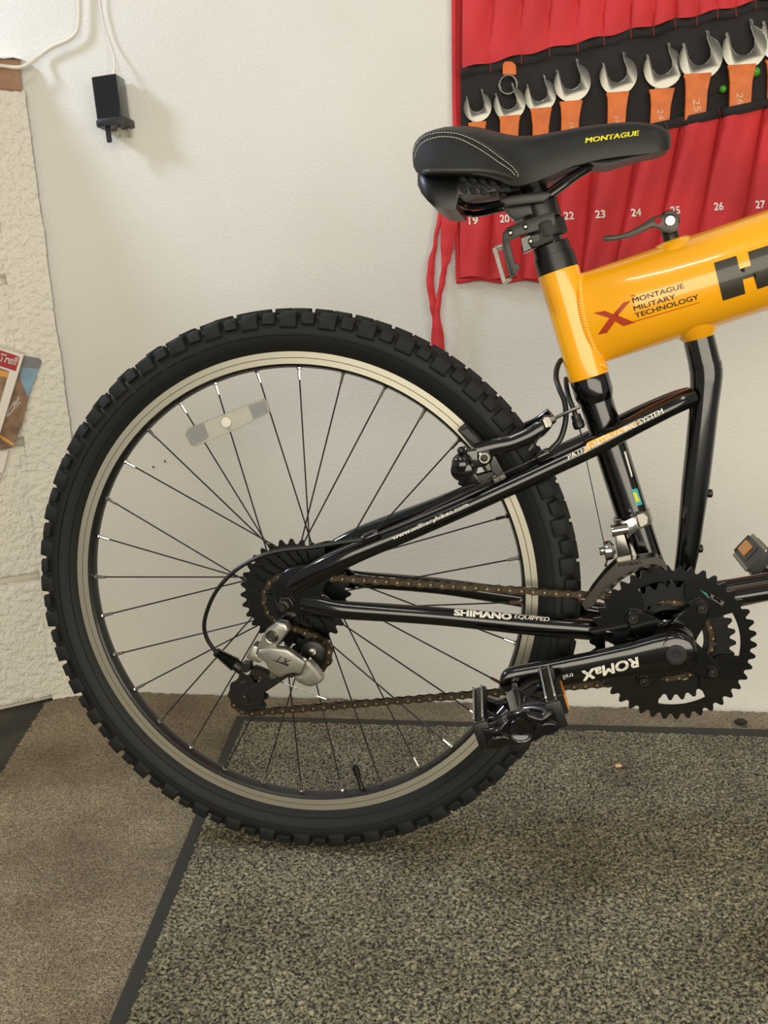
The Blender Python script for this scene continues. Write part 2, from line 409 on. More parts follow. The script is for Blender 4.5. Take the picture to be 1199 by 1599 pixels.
# ================================================================== RED TOOL ROLL
roll = empty('tool_roll', at(900, 300, WY-.01)); place(roll)
tag(roll, 'red canvas tool roll with numbered pockets hanging on the white wall', 'tool roll')
XR = at(1480, 300, WY).x
def ppx(x, y, Y): return at(x, y, Y)
b = MB()
def back(u, v):
    x = 706+u*620; top = ppx(x, -190, WY-.004); bot = ppx(712+u*620, 436+3*math.sin(u*40), WY-.006)
    p = top.lerp(bot, v); p.y = WY-.004-.003*(.5+.5*math.sin(u*60+v*3)); return p
b.grid(back, 60, 20); b.build('backing', MT['dred'], roll, flip=False)
b = MB(); b.tube([ppx(x, 437+2.5*math.sin(x*.09), WY-.009) for x in range(713, 1330, 12)], .0042, 8); b.tube([ppx(x, y, WY-.008) for x, y in ((709,-190),(709,0),(710,150),(713,300),(715,436))], .0035, 8, sub=6)
b.build('hem', MT['red'], roll)
ups = [722, 766, 814, 858, 902, 943, 985, 1020, 1054, 1088, 1120, 1149, 1180, 1215, 1260, 1320]
def uedge(x): return 108-(x-720)*.229+2*math.sin(x*.1)
def ledge(x): return 262-(x-706)*.2145
def upf(u, v):
    x = 722+u*600; yb = uedge(x)
    y = -190+(yb+190)*v
    i = max([k for k in range(len(ups)-1) if ups[k] <= x+.01], default=0); t = (x-ups[i])/(ups[i+1]-ups[i])
    bul = .008*abs(math.sin(PI*min(max(t,0),1)))**.7+.0018*math.sin(y*.05+i*1.7+x*.11)+.002*noise.noise(Vector((x*.02, y*.02, 0)))
    return ppx(x, y, WY-.012-bul)
b = MB(); b.grid(upf, 240, 40); uf = b.build('upper_flap', MT['red'], roll, flip=False, ang=80)
def inner(u, v):
    x = 720+u*600; y = uedge(x)-6+(ledge(x)+20-uedge(x))*v
    return ppx(x, y, WY-.0105-.0015*math.sin(x*.06)-.002*noise.noise(Vector((x*.03, y*.03, 4))))
b = MB(); b.grid(inner, 90, 14); b.build('black_lining', MT['blackcloth'], roll, flip=False, ang=80)
def hemu(u, v):
    x = 720+u*600; y = uedge(x)-1+16*v; return ppx(x, y, WY-.013-.0025*math.sin(PI*v)-.0007*math.sin(x*.21))
b = MB(); b.grid(hemu, 120, 5); b.build('lining_hem', MT['blackcloth'], roll, flip=False, ang=80)
for x in ups[1:13]:
    b = MB(); b.tube([ppx(x, uedge(x)-1, WY-.0165), ppx(x+1, uedge(x)+15, WY-.0165)], .0006, 5); b.build('stitch_line', MT['rthread'], roll)
bounds = [717, 763, 812, 859, 907, 956, 1013, 1075, 1142, 1212, 1290]
boundt = [717, 770, 820, 869, 928, 998, 1062, 1124, 1192, 1256, 1330]
nums = ['19', '20', '21', '22', '23', '24', '25', '26', '27', '28']
nx = [740, 789, 838, 889, 938, 994, 1055, 1123, 1188, 1260]; ny = [346, 343, 341, 338.5, 336, 333.5, 330, 324, 321, 316]
for i in range(10):
    xa, xb = bounds[i], bounds[i+1]; ya, yb_ = boundt[i], boundt[i+1]
    def pk(u, v, xa=xa, xb=xb, i=i, ya=ya, yb_=yb_):
        x = (ya+(yb_-ya)*u)*(1-v)+(xa+(xb-xa)*u)*v; t0 = ledge(x)+12; y = t0+(434+2*math.sin(x*.1)-t0)*v
        bul = .022*math.sin(PI*u)**.6*(1-.6*v)+.004*math.sin(PI*u*2+i+v*4)*math.sin(PI*u)+.0016*noise.noise(Vector((x*.06, y*.02, i)))
        return ppx(x, y, WY-.011-bul)
    b = MB(); b.grid(pk, 16, 24); pko = b.build('pocket', MT['red'], roll, flip=False, ang=80)
    if i in (0, 1, 3, 4, 5, 6, 7, 8):
        w = 15; x = nx[i]; y = ny[i]+5 if i else ny[i]+5
        def tg(px, py, o=on_mesh(pko)):
            p, n = o(px, py); return p, n
        decal_text('pocket_number', nums[i], (x-w/2, y), (x+w/2, y-1), 11.5, tg, MT['wprint'], pko, bold=.02, step=4, off=.0008)
def hl(u, v):
    x = 719+u*600; y = ledge(x)-2+15*v; i = max([k for k in range(10) if boundt[k] <= x], default=0); t = min(1, max(0, (x-boundt[i])/(boundt[i+1]-boundt[i]))); return ppx(x, y, WY-.013-.021*abs(math.sin(PI*t))**.6-.0025*math.sin(PI*v))
b = MB(); b.grid(hl, 120, 5); b.build('pocket_hem', MT['blackcloth'], roll, flip=False, ang=80)
for x in boundt[1:9]:
    y = ledge(x); b = MB(); b.tube([ppx(x, y-2, WY-.0165), ppx(x+1, y+13, WY-.0165)], .0006, 5); b.build('stitch_line', MT['rthread'], roll)
def ribbon(pts, name):
    b = MB(); n = len(pts)
    def f(u, v):
        t = v*(n-1); i = min(int(t), n-2); k = t-i; k = k*k*(3-2*k)
        a, c_ = pts[i], pts[i+1]; x = a[0]+(c_[0]-a[0])*k; w = a[2]+(c_[2]-a[2])*k; y = a[1]+(c_[1]-a[1])*(t-i); Y = a[3]+(c_[3]-a[3])*k
        return ppx(x+(u-.5)*w, y, Y-.003*math.sin(PI*u)*1.0-.001*math.sin(y*.2))
    b.grid(f, 4, 60); return b.build(name, MT['red'], roll, flip=False, ang=80)
ribbon([(697,255,12,WY-.012),(689,330,9,WY-.012),(680,380,6,WY-.013),(674,412,11,WY-.012),(672,440,12,WY-.013),(677,480,11,WY-.014),(679,500,7,WY-.012),(678,530,9,WY-.012),(678,600,12,WY-.012)], 'tie_strap')
ribbon([(712,255,34,WY-.016),(704,330,28,WY-.016),(699,380,22,WY-.016),(697,405,15,WY-.017),(694,420,9,WY-.018),(691,440,10,WY-.018),(686,465,8,WY-.018),(683,490,9,WY-.018),(686,530,16,WY-.018),(689,600,22,WY-.018)], 'tie_strap')

# spanners
def spanner(hx, hy, R_, rot, ht, Y, num, lab, hw0, hw1, lean):
    ctr = at(hx, hy, Y); sc = (at(hx+50, hy, Y)-ctr).length/50; R = R_*sc
    root = empty('spanner', ctr); tag(root, lab, 'spanner', 'spanners in the red tool roll'); place(root)
    ri = math.radians(rot); pts = []
    for k in range(25):
        a = math.radians(90+38+(360-76)*k/24); rr = R*(1.0 if 3 < k < 21 else 1.02)
        kx = 1.0; pts.append((rr*math.cos(a)*kx, rr*math.sin(a)*1.0))
    lt = pts[0]; rt_ = pts[-1]
    inn = [(R*.67, R*.98), (R*.60, R*1.12), (R*.51, R*1.10), (R*.48, R*.75), (R*.50, R*.2), (R*.40, -R*.12), (R*.2, -R*.27), (0, -R*.31), (-R*.2, -R*.27), (-R*.40, -R*.12), (-R*.52, R*.2), (-R*.50, R*.68), (-R*.52, R*.93), (-R*.60, R*.97), (-R*.67, R*.86)]
    P = pts+inn; c_, s_ = math.cos(ri), math.sin(ri)
    P3 = [ctr+Vector((x*c_-y*s_, 0, x*s_+y*c_)) for x, y in P]
    b = MB(); b.prism(P3, (0,.0065,0)); b.build('jaw', MT['steel'], root, bevel=.0014, seg=2)
    x0, y0 = hx+lean[0], ht
    b = MB(); yb = ledge(x0)+10; a0, a1 = hw0, hw1
    Pt = [(x0-a0/2, y0+1.5), (x0+a0/2, y0-1.5), (x0+a0/2*.86, y0+10), (x0+a1/2*1.05+lean[1]*.35, y0+28), (x0+a1/2+lean[1], yb), (x0-a1/2+lean[1], yb), (x0-a1/2*1.05+lean[1]*.35, y0+28), (x0-a0/2*.86, y0+10)]
    b.prism([at(x, y, Y-.0035) for x, y in Pt], (0,.0095,0)); h = b.build('handle', MT['orange'], root, bevel=.003, seg=2)
    b = MB(); b.prism([at(x, y, Y+.0005) for x, y in ((x0-a0*.28, y0+6), (x0+a0*.28, y0+6), (x0+a0*.25, hy+R_*.7), (x0-a0*.25, hy+R_*.7))], (0,.0055,0)); b.build('shank', MT['steel'], root)
    if num:
        tx, ty = num[1]
        decal_text('size_number', num[0], (tx, ty), (tx+2, ty+num[2]), num[2]*.55, on_mesh(h), MT['numprint'], h, bold=0, step=0, up=(1,-.05))
    return root
YS = WY-.0175
spanner(746,168,22,13,190,YS-.002,None,'smallest orange-handled spanner, leftmost in the roll, just above the saddle tail',30,24,(-.5,-2))
spanner(796,163,25,20,180,YS-.006,None,'orange-handled open spanner overlapping the ring spanner behind it',35,28,(0,-2))
spanner(844,150,25,17,168,YS-.001,None,'third open spanner from the left, jaw half behind the next larger one',36,25,(1,-1))
spanner(894,130,29,17,157,YS-.007,('22',(889,191),10),'orange-handled spanner numbered 22 above the middle of the saddle',38,27,(-2,-3))
spanner(966,119,29.5,17,143,YS-.002,('23',(960,182),10),'orange-handled spanner standing alone with gaps on both sides',38,28,(-1,-3))
spanner(1036,107,31,17,138,YS+.001,('24',(1026,171),17),'darker orange spanner numbered 24 above the saddle nose',42,30,(-2,-4))
spanner(1095,91,34,17,114,YS-.008,('25',(1082,155),20),'orange-handled spanner numbered 25 right of the saddle nose',46,33,(-5,-4))
spanner(1163,75,35,17,100,YS-.004,('26',(1150,146),18),'orange-handled spanner numbered 26 with a green ball behind its handle',48,34,(-4,-3))
spanner(1222,58,37,17,92,YS+.002,None,'largest spanner, cut off by the right edge of the photo',52,38,(-2,-3))
# ring spanner hanging upside down behind the second one
ctr = at(794,133,YS+.003); rs = empty('ring_spanner', ctr); tag(rs, 'slim ring-end spanner with an orange handle behind the second open spanner', 'spanner', 'spanners in the red tool roll'); place(rs)
b = MB(); b.lathe([(-.0035,.0118),(-.0035,.0152),(.0035,.0152),(.0035,.0118)], ctr, (0,1,0), 24, closed=True); b.build('ring_end', MT['chrome'], rs, bevel=.0008)
b = MB(); b.prism([at(x, y, YS+.001) for x, y in ((785,117),(807,117),(806,102),(800,96),(788,96),(785,102))], (0,.008,0)); b.build('handle', MT['orange'], rs, bevel=.002, seg=2)
# green ball pins on a cord
gp = empty('ball_cord', at(1129,140,YS-.002)); tag(gp, 'thin cord with bright green balls stretched behind the large spanners', 'cord'); place(gp)
for x, y in ((1129,140),(1180,113)):
    b = MB(); b.ball(at(x, y, YS+.002), .0055 if x < 1150 else .007, 8); b.build('green_ball', MT['green'], gp)
b = MB(); b.tube([at(x, y, YS+.002) for x, y in ((1040,190),(1080,166),(1125,142),(1180,113))], .0007, 5); b.tube([at(1039,192,YS-.02), at(1045,206,YS-.02)], .0008, 5); b.build('cord_line', MT['spoke'], gp)

# ================================================================== CABLES, CHARGER, BOX
b = MB(); pts = [(122,-60),(124,0),(123,40),(117,55),(103,65),(82,74),(62,88),(46,100),(28,106),(0,103),(-60,98)]
b.tube([(onpl(x, y, L0+LN*(.0145+.0008*max(0, x)*.5), LN) if x < 56 else at(x, y, WY-.010)) for x, y in pts], .0031, 10, sub=6)
tag(b.build('cable', MT['cable']), 'thick white cable curving in front of the timber sill', 'cable')
ch = empty('phone_charger', at(178, 155, WY-.02)); tag(ch, 'black plug-in phone charger hanging on the wall by its thin white lead', 'charger'); place(ch)
Rc = Matrix.Rotation(math.radians(-3), 3, 'Y'); cc = at(174, 160, WY-.0215)
def cp(x, y, z): return cc+Rc@Vector((x, y, z))
b = MB(); b.box(cp(0,0,.004), (.043,.034,.068), Rc); b.build('body', MT['charger'], ch, bevel=.003, seg=3)
b = MB(); b.box(cp(.002,.002,-.034), (.050,.042,.013), Rc); b.build('plug_base', MT['charger2'], ch, bevel=.003, seg=2)
for x, y, w, h_, m in ((-.008,-.009,.008,.024,'charger2'),(.009,-.002,.0065,.016,'brass'),(.019,.011,.0055,.015,'brass')):
    b = MB(); b.box(cp(x, y, -.040-h_/2), (w, w*.7, h_), Rc); b.build('plug_pin', MT[m], ch, bevel=.0012)
b = MB(); top = cp(.012,0,.038); b.tube([at(154,-60,WY-.008), at(156,0,WY-.006), at(162,36,WY-.006), at(172,68,WY-.007), at(179,95,WY-.014), top], .0016, 8, sub=5)
b.lathe([(0,.0035),(.012,.0022)], top-Vector((0,0,.001)), (0,0,1), 8); b.build('lead', MT['cable'], ch)
# jigsaw box pinned against the block wall
jb = empty('picture_box', onpl(15, 640, L0, LN)); tag(jb, 'tattered jigsaw box lid with a red logo patch against the rough block wall', 'box'); place(jb)
P1 = L0+LN*.028; P2 = L0+LN*.016
def j1(x, y): return onpl(x, y, P1, LN)
def j2(x, y): return onpl(x, y, P2, LN)
b = MB(); b.prism([j2(x, y) for x, y in ((-60,540),(39,556),(62,560),(66,565),(52,600),(44,625),(36,660),(24,690),(15,701),(-60,702))], -LN*.010); b.build('side_panel', MT['brown'], jb, bevel=.001)
tj2 = lambda x, y: (onpl(x, y, P2, LN), LN)
tj1 = lambda x, y: (onpl(x, y, P1, LN), LN)
decal_poly('slate_patch', [(38,556),(62,560.5),(65,565),(61,577),(34,574)], tj2, MT['slate'], jb, step=0)
decal_poly('sky_patch', [(34,574),(61,577),(52,600),(44,622),(36,602),(31,590)], tj2, MT['blue'], jb, step=0)
decal_text('side_lettering', 'OL', (9,655), (32,630), 17, tj2, MT['white'], jb, up=(.25,-1), step=0, bold=.03)
decal_poly('orange_edge', [(-40,660),(0,679),(23,693),(20,697),(0,684),(-40,668)], tj2, MT['cardorange'], jb, step=0)
b = MB(); b.prism([j1(x, y) for x, y in ((-60,528),(38.5,554),(1,677),(-8,706),(-60,690))], -LN*.012); lid = b.build('lid', MT['white'], jb, bevel=.001)
decal_poly('picture', [(-60,555),(15,580),(-5,650),(-60,640)], tj1, MT['brown'], jb, step=0)
decal_poly('picture_sun', [(-60,562),(14,582),(12,590),(-60,575)], tj1, MT['cardorange'], jb, step=0, off=.0005)
decal_poly('logo_patch', [(-60,530),(0,547),(28,556.5),(31,559),(25,580),(0,572),(-60,555)], tj1, MT['cardred'], jb, step=0, off=.0006)
decal_text('logo_lettering', 'Trefl', (-1,564), (26,571), 12, tj1, MT['wprint'], jb, up=(.28,-1), step=0, off=.0009, shear=.2)
b = MB(); b.prism([onpl(x, y, L0+LN*.012, LN) for x, y in ((-60,704),(14,704),(8,730),(-2,756),(-60,756))], -LN*.006); b.build('lower_flap', MT['white'], jb, bevel=.001)
decal_poly('red_corner', [(-40,736),(2,739),(-2,750),(-40,752)], lambda x, y: (onpl(x, y, L0+LN*.012, LN), LN), MT['cardred'], jb, step=0)

# ================================================================== BICYCLE
bike = empty('bicycle', (0,0,0)); tag(bike, 'black folding mountain bike with a fat yellow main tube standing on the mat', 'bicycle')
WC = Vector((0,0,.334))
# --- tyre
prof = [(-.0115,.2850),(-.0150,.2880),(-.0215,.2960),(-.0252,.3060),(-.0245,.3150),(-.0195,.3222),(-.0100,.3266),(0,.3276),(.0100,.3266),(.0195,.3222),(.0245,.3150),(.0252,.3060),(.0215,.2960),(.0150,.2880),(.0115,.2850)]
b = MB(); b.lathe(prof, WC, (0,1,0), 144)
for y_, r_ in ((-.0195,.2930),(-.0262,.3045)): b.lathe([(y_-.0006,r_),(y_,r_+.0007),(y_+.0006,r_+.0005),(y_+.0006,r_-.0006)], WC, (0,1,0), 144, closed=True)
tyre = b.build('rear_tyre', MT['rubber'], bike)
def knobmesh(kind):
    b = MB()
    # local frame: x tangential, y across, z radial (origin at wheel axis)
    if kind == 'shoulder':
        prof = [(-.0288,.3140),(-.0260,.3280),(-.0150,.3315),(-.0135,.3235),(-.0240,.3110)]; w0, w1 = .0108, .0092
    elif kind == 'small':
        prof = [(-.0285,.3175),(-.0255,.3270),(-.0165,.3305),(-.0150,.3225),(-.0235,.3160)]; w0, w1 = .0080, .0070
    else:
        prof = [(-.0130,.3255),(-.0120,.3338),(.0,.3346),(.0015,.3260)]; w0, w1 = .0108, .0100
    outer = {1, 2} if kind != 'centre' else {1, 2}
    A = [b.bm.verts.new((-(w1 if i in outer or i == 0 else w0), y, z)) for i, (y, z) in enumerate(prof)]
    B = [b.bm.verts.new(((w1 if i in outer or i == 0 else w0), y, z)) for i, (y, z) in enumerate(prof)]
    n = len(prof); b._f(A); b._f(B[::-1])
    for i in range(n): b._f([A[i], B[i], B[(i+1)%n], A[(i+1)%n]])
    return b.build('tread_block', MT['knob'], mesh_only=True, bevel=.0007)
KM = {k: knobmesh(k) for k in ('shoulder','small','centre')}
NP = 44
for i in range(NP):
    for kind, off, side in (('shoulder',0,1),('shoulder',.0,-1),('small',.5,1),('small',.5,-1),('centre',.25,1),('centre',.75,-1)):
        a = 2*PI*(i+off)/NP+.03
        mw = Matrix.Translation(WC) @ Matrix.Rotation(a, 4, 'Y') @ Matrix.Diagonal((1, side, 1, 1))
        link('tread_block', KM[kind], tyre, mw)
# --- rim
RP = [(-.0125,.2857),(-.0125,.2790),(-.0121,.2788),(-.0121,.2784),(-.0125,.2782),(-.0125,.2717),(-.0105,.2712),(-.0085,.2690),(-.003,.2668),(.003,.2668),(.0085,.2690),(.0105,.2712),(.0125,.2717),(.0125,.2857),(.0090,.2860),(.0075,.2760),(-.0075,.2760),(-.0090,.2860)]
b = MB(); b.lathe(RP, WC, (0,1,0), 160, closed=True, m=[0,2,2,2,0,1,1,1,1,1,1,1,0,0,1,1,1,0])
rim = b.build('rear_rim', [MT['track'], MT['rimblack'], MT['groove']], bike, ang=25)
trim_ = on_mesh(rim)
def arc_text(name, body, a0, a1, r, h, Y, m, parent, tgt=None, bold=.03, inside=False):
    bm = textbm(body, (0,0), (1,0), 1, up=(0,-1), bold=bold)     # x 0..1, y -cap..0
    for v in bm.verts:
        a = math.radians(a0+(a1-a0)*v.co.x); rr = r-h*v.co.y*1.0
        v.co = WC+Vector((rr*math.cos(a), Y+(-.0), rr*math.sin(a)))
    me = bpy.data.meshes.new(name); bm.to_mesh(me); bm.free(); me.materials.append(m); return link(name, me, parent)
bm = textbm('ALTRIMET', (0,0), (1,0), 1, up=(0,-1), bold=.03)
for v in bm.verts:
    a = math.radians(136-(136-107)*(v.co.x)); t = -v.co.y
    v.co = WC+Vector(((.2672+.004*t)*math.cos(a), -.0037-.0064*t-.0006, (.2672+.004*t)*math.sin(a)))
me = bpy.data.meshes.new('rim_lettering'); bm.to_mesh(me); bm.free(); me.materials.append(MT['gprint']); link('rim_lettering', me, rim)
# --- hub, spokes
hub = MB(); hub.lathe([(-.052,.0),(-.052,.010),(-.040,.014),(-.023,.015),(-.0225,.0235),(-.0195,.0235),(-.018,.013),(.0,.011),(.029,.013),(.031,.0215),(.034,.0215),(.036,.013),(.052,.010),(.058,.009),(.058,0)], WC, (0,1,0), 32)
hubo = hub.build('rear_hub', MT['plastic'], bike)
b = MB(); b.lathe([(-.076,0),(-.076,.0048),(-.060,.0048),(-.060,0)], WC, (0,1,0), 16)
b.build('axle', MT['dsteel'], hubo)
b = MB(); b.lathe([(-.0785,0),(-.0785,.0062),(-.0765,.0082),(-.070,.0088),(-.0695,.0105),(-.068,.0105),(-.068,0)], WC, (0,1,0), 6); b.lathe([(-.084,0),(-.084,.0038),(-.078,.0045)], WC, (0,1,0), 12)
b.build('axle_nut', MT['dsteel'], hubo, bevel=.0004)
NS = 32
for k in range(NS):
    an = math.radians(87.2+11.25*k); sidey = -.0205 if k % 2 == 0 else .0325; rf = .0215
    lead = -1 if (k//2) % 2 == 0 else 1
    ah = an+lead*math.radians(67.5+ (0 if k % 2 == 0 else 0))
    p0 = WC+Vector((rf*math.cos(ah), sidey+(.0015 if (k//2)%2 else -.0015), rf*math.sin(ah))); p1 = WC+Vector((.2665*math.cos(an), .002*(1 if sidey > 0 else -1), .2665*math.sin(an)))
    b = MB(); b.tube([p0, p1], .0010, 6); sp = b.build('spoke', MT['spoke'], bike)
    d = (p1-p0).normalized(); b = MB(); b.lathe([(-.0135,.0012),(-.0135,.0019),(-.002,.0021),(-.001,.0032),(.0005,.0034)], p1, d, 8); b.build('spoke_nipple', MT['chrome'], sp)
# valve
av = math.radians(-76); pv = WC+Vector((.268*math.cos(av), 0, .268*math.sin(av))); dv = (WC-pv).normalized()
b = MB(); b.lathe([(0,.004),(.004,.0032),(.018,.003),(.019,.0042),(.031,.0042),(.033,.002),(.033,0)], pv, dv, 12); b.build('tyre_valve', MT['plastic'], bike)
# wheel reflector
RY = -.016
ro = [(289,679),(294,669),(346,648),(384,633.5),(408,624),(415,624.5),(421,643),(420,646),(397,657),(350,680),(305,698),(299,697)]
b = MB(); b.plate(ro, RY, .006); rf_ = b.build('wheel_reflector', MT['clear'], bike, bevel=.001)
b = MB(); b.plate([(291,679),(295,671),(318,661),(326,684),(305,695),(300,695)], RY-.0006, .002); b.build('reflector_end', MT['clearend'], rf_)
b = MB(); b.plate([(388,634),(413,626),(419,644),(396,655)], RY-.0006, .002); b.build('reflector_end', MT['clearend'], rf_)
b = MB(); b.disc(at(353,660,RY-.004), (0,1,0), .0062, .004, 16); b.build('clip', MT['white'], rf_)
# --- cassette
def gear(T, rin, tip=1.0, root=.0, holes=()):
    rp = 12.7e-3/(2*math.sin(PI/T)); ro_ = rp+.0032*tip; rr = rp-.0034; pts = []
    for i in range(T):
        a = 2*PI*i/T; da = 2*PI/T
        for f_, r in ((-.10,ro_),(.10,ro_),(.24,rp+.0002),(.36,rr+.0006),(.5,rr),(.64,rr+.0006),(.76,rp+.0002)):
            pts.append((r*math.cos(a+f_*da), r*math.sin(a+f_*da)))
    sp = [pts]
    if rin: sp.append([(rin*math.cos(2*PI*k/48), rin*math.sin(2*PI*k/48)) for k in range(48)])
    return sp+list(holes)
def polar_ring(T, inner, y0, th, mi, parent_m):
    # toothed ring: outer boundary from the tooth profile, inner boundary from a radius function
    b = MB(); pts = gear(T, 0)[0]; P = [(math.hypot(x, z), math.atan2(z, x)) for x, z in pts]
    F = []; n = len(P)
    for r, a in P:
        ri = inner(a); c_, s_ = math.cos(a), math.sin(a)
        F.append([b.bm.verts.new((r*c_, y, r*s_)) for y in (0, th)]+[b.bm.verts.new((ri*c_, y, ri*s_)) for y in (0, th)])
    for i in range(n):
        A, B = F[i], F[(i+1) % n]
        b._f([A[0], B[0], B[2], A[2]]); b._f([A[1], A[3], B[3], B[1]]); b._f([A[0], A[1], B[1], B[0]]); b._f([A[2], B[2], B[3], A[3]])
    return b.build('chainring', mi, mesh_only=True)
COGY = {}
b = MB(); b.lathe([(-.0625,0),(-.0625,.013),(-.060,.016),(-.058,.016),(-.058,.0175),(-.025,.0175),(-.025,0)], WC, (0,1,0), 32); cas = b.build('cassette', MT['dsteel'], bike)
for i, T in enumerate((11,13,15,17,20,23,26,32)):
    y = -.0590+i*.0048; COGY[T] = y
    rp = 12.7e-3/(2*math.sin(PI/T)); holes = []
    if T >= 23:
        for h in range(10):
            a = 2*PI*h/10; rc = (rp+.0175)/2; hr = (rp-.0175)*.17
            holes.append([(rc*math.cos(a)+hr*math.cos(t*PI/6), rc*math.sin(a)+hr*math.sin(t*PI/6)) for t in range(12)])
    me = fin(flatcurve(gear(T, .0165, holes=holes), .0019), MT['cog'])
    link('sprocket', me, cas, Matrix.Translation(WC+Vector((0, y-.001, 0))) @ Matrix.Rotation(.11*i, 4, 'Y'))
# --- chainrings
BB = Vector((.4304, 0, .2913))
def lobes(rin, rlob, ang0, wdt):
    def f(a):
        d = min(abs((math.degrees(a)-ang0-90*j+180) % 360-180) for j in range(4)); t = max(0, 1-(d/wdt)**6)**.5
        return rin-(rin-rlob)*t
    return f
def circ(x, y, r, n=14): return [(x+r*math.cos(2*PI*k/n), y+r*math.sin(2*PI*k/n)) for k in range(n)]
A0 = 55
me = polar_ring(42, lobes(.0712, .0475, A0, 24), 0, .0024, MT['black'], 0)
crs = MB(); crs.disc(BB+Vector((0,-.030,0)), (0,1,0), .012, .02, 20)
bbs = MB(); bbs.lathe([(-.036,0),(-.036,.019),(-.034,.0215),(.034,.0215),(.036,.019),(.036,0)], BB, (0,1,0), 32); bbo = bbs.build('bottom_bracket_shell', MT['black'], bike)
big = link('chainring', me, bike, Matrix.Translation(BB+Vector((0,-.0535,0)))); big['label'] = 'outer black chainring with 42 teeth'
me = polar_ring(32, lobes(.0470, .0430, A0, 20), 0, .0024, MT['cog'], 0); mid = link('chainring', me, bike, Matrix.Translation(BB+Vector((0,-.0475,0)))); mid['label'] = 'middle chainring'
me = polar_ring(22, lobes(.0350, .0270, A0, 18), 0, .0024, MT['cog'], 0); sm = link('chainring', me, bike, Matrix.Translation(BB+Vector((0,-.0415,0)))); sm['label'] = 'small inner chainring carrying the chain'
# spider
sp = []
for k in range(144):
    a = 2*PI*k/144; d = min(abs((math.degrees(a)-A0-90*j+180) % 360-180) for j in range(4)); t = max(0, 1-d/45); r = min(.0575, .0240+.0440*t**2.0)
    sp.append((r*math.cos(a), r*math.sin(a)))
me = fin(flatcurve([sp], .0045, .0012), MT['black'], 50); link('crank_spider', me, bike, Matrix.Translation(BB+Vector((0,-.0590,0))))
sps = MB(); sps.lathe([(-.083,0),(-.083,.020),(-.066,.0225),(-.060,.0245),(-.0555,.025),(-.054,0)], BB, (0,1,0), 40); sps.build('crank_boss', MT['black'], bike)
for j in range(4):
    a = math.radians(A0+90*j); p = BB+Vector((.0515*math.cos(a), -.0625, .0515*math.sin(a))); b = MB(); b.lathe([(0,0),(.0003,.0022),(-.0008,.0032),(-.0008,.0048),(.0006,.0056),(.006,.0056),(.006,0)], p, (0,1,0), 16); b.build('chainring_bolt', MT['dsteel'], bike)
tring = on_y(-.0539)
decal_poly('ring_mark', [(1093,921),(1103,926),(1110,936),(1104,932)], tring, MT['teal'], big, step=0); big_t = decal_text('ring_lettering', 'PLUS', (1106,932), (1128,946), 6, tring, MT['wprint'], big, step=0, off=.0004)
for o in big.children: o.matrix_parent_inverse = Matrix.Translation(BB+Vector((0,-.0535,0))).inverted()
# --- crank arms and pedals
PE = at(803, 1060, -.085); ARM = Vector((PE.x-BB.x, 0, PE.z-BB.z))
def crank(sign, name_label):
    b = MB(); d = ARM*sign; L = d.length; d.normalize(); nrm = Vector((-d.z, 0, d.x)); y0 = -.082 if sign == 1 else .082; dy = -1 if sign == 1 else 1
    prof = [(0,.0225,.0),(.02,.0215,.001),(.045,.0185,.002),(.09,.0165,.004),(.14,.0150,.006),(L-.004,.0150,.007),(L+.004,.0144,.007),(L+.009,.0122,.007),(L+.0125,.0088,.007),(L+.0145,.0050,.007),(L+.0150,.0015,.007)]
    n = 14; rings = []
    for s_, w, oy in prof:
        c_ = BB+d*s_+Vector((0, y0+dy*oy, 0)); ring = []
        for k in range(n*2):
            a = 2*PI*k/(n*2); cx = math.copysign(abs(math.cos(a))**.6, math.cos(a)); cy = math.copysign(abs(math.sin(a))**.75, math.sin(a))
            ring.append(b.bm.verts.new(c_+nrm*w*cx+Vector((0, cy*.0085, 0))))
        rings.append(ring)
    for A, B in zip(rings, rings[1:]):
        for k in range(n*2): b._f([A[k], A[(k+1)%(n*2)], B[(k+1)%(n*2)], B[k]])
    b._f(rings[-1]); b._f(rings[0][::-1]); b.lathe([(-.0085,0),(-.0085,.018),(-.005,.0225),(.012,.0235),(.012,0)], BB+Vector((0,y0,0)), (0,-dy,0), 32) if 0 else b.lathe([(-.0085,0),(-.0085,.0175),(-.005,.0222),(.012,.0235),(.012,0)], BB+Vector((0,y0,0)), (0,1,0) if sign == 1 else (0,-1,0), 32)
    return b.build('crank_arm', MT['black'], bike, ang=60)
arm = crank(1, ''); armf = crank(-1, '')
b = MB(); b.lathe([(-.0925,0),(-.0925,.0035),(-.0918,.004),(-.0922,.0075),(-.0918,.0105),(-.0895,.0115),(-.088,.0115)], BB, (0,1,0), 28); b.build('spindle_cap', MT['matte'], arm)
tarm = on_mesh(arm)
decal_text('crank_lettering', 'ROMaX', (996,1026), (907,1049), 14.5, tarm, MT['wprint'], arm, bold=.03, shear=.1, off=.0011)
decal_text('crank_lettering', 'trail', (895,1051), (879,1055), 7, tarm, MT['wprint'], arm, bold=.0, off=.0005)
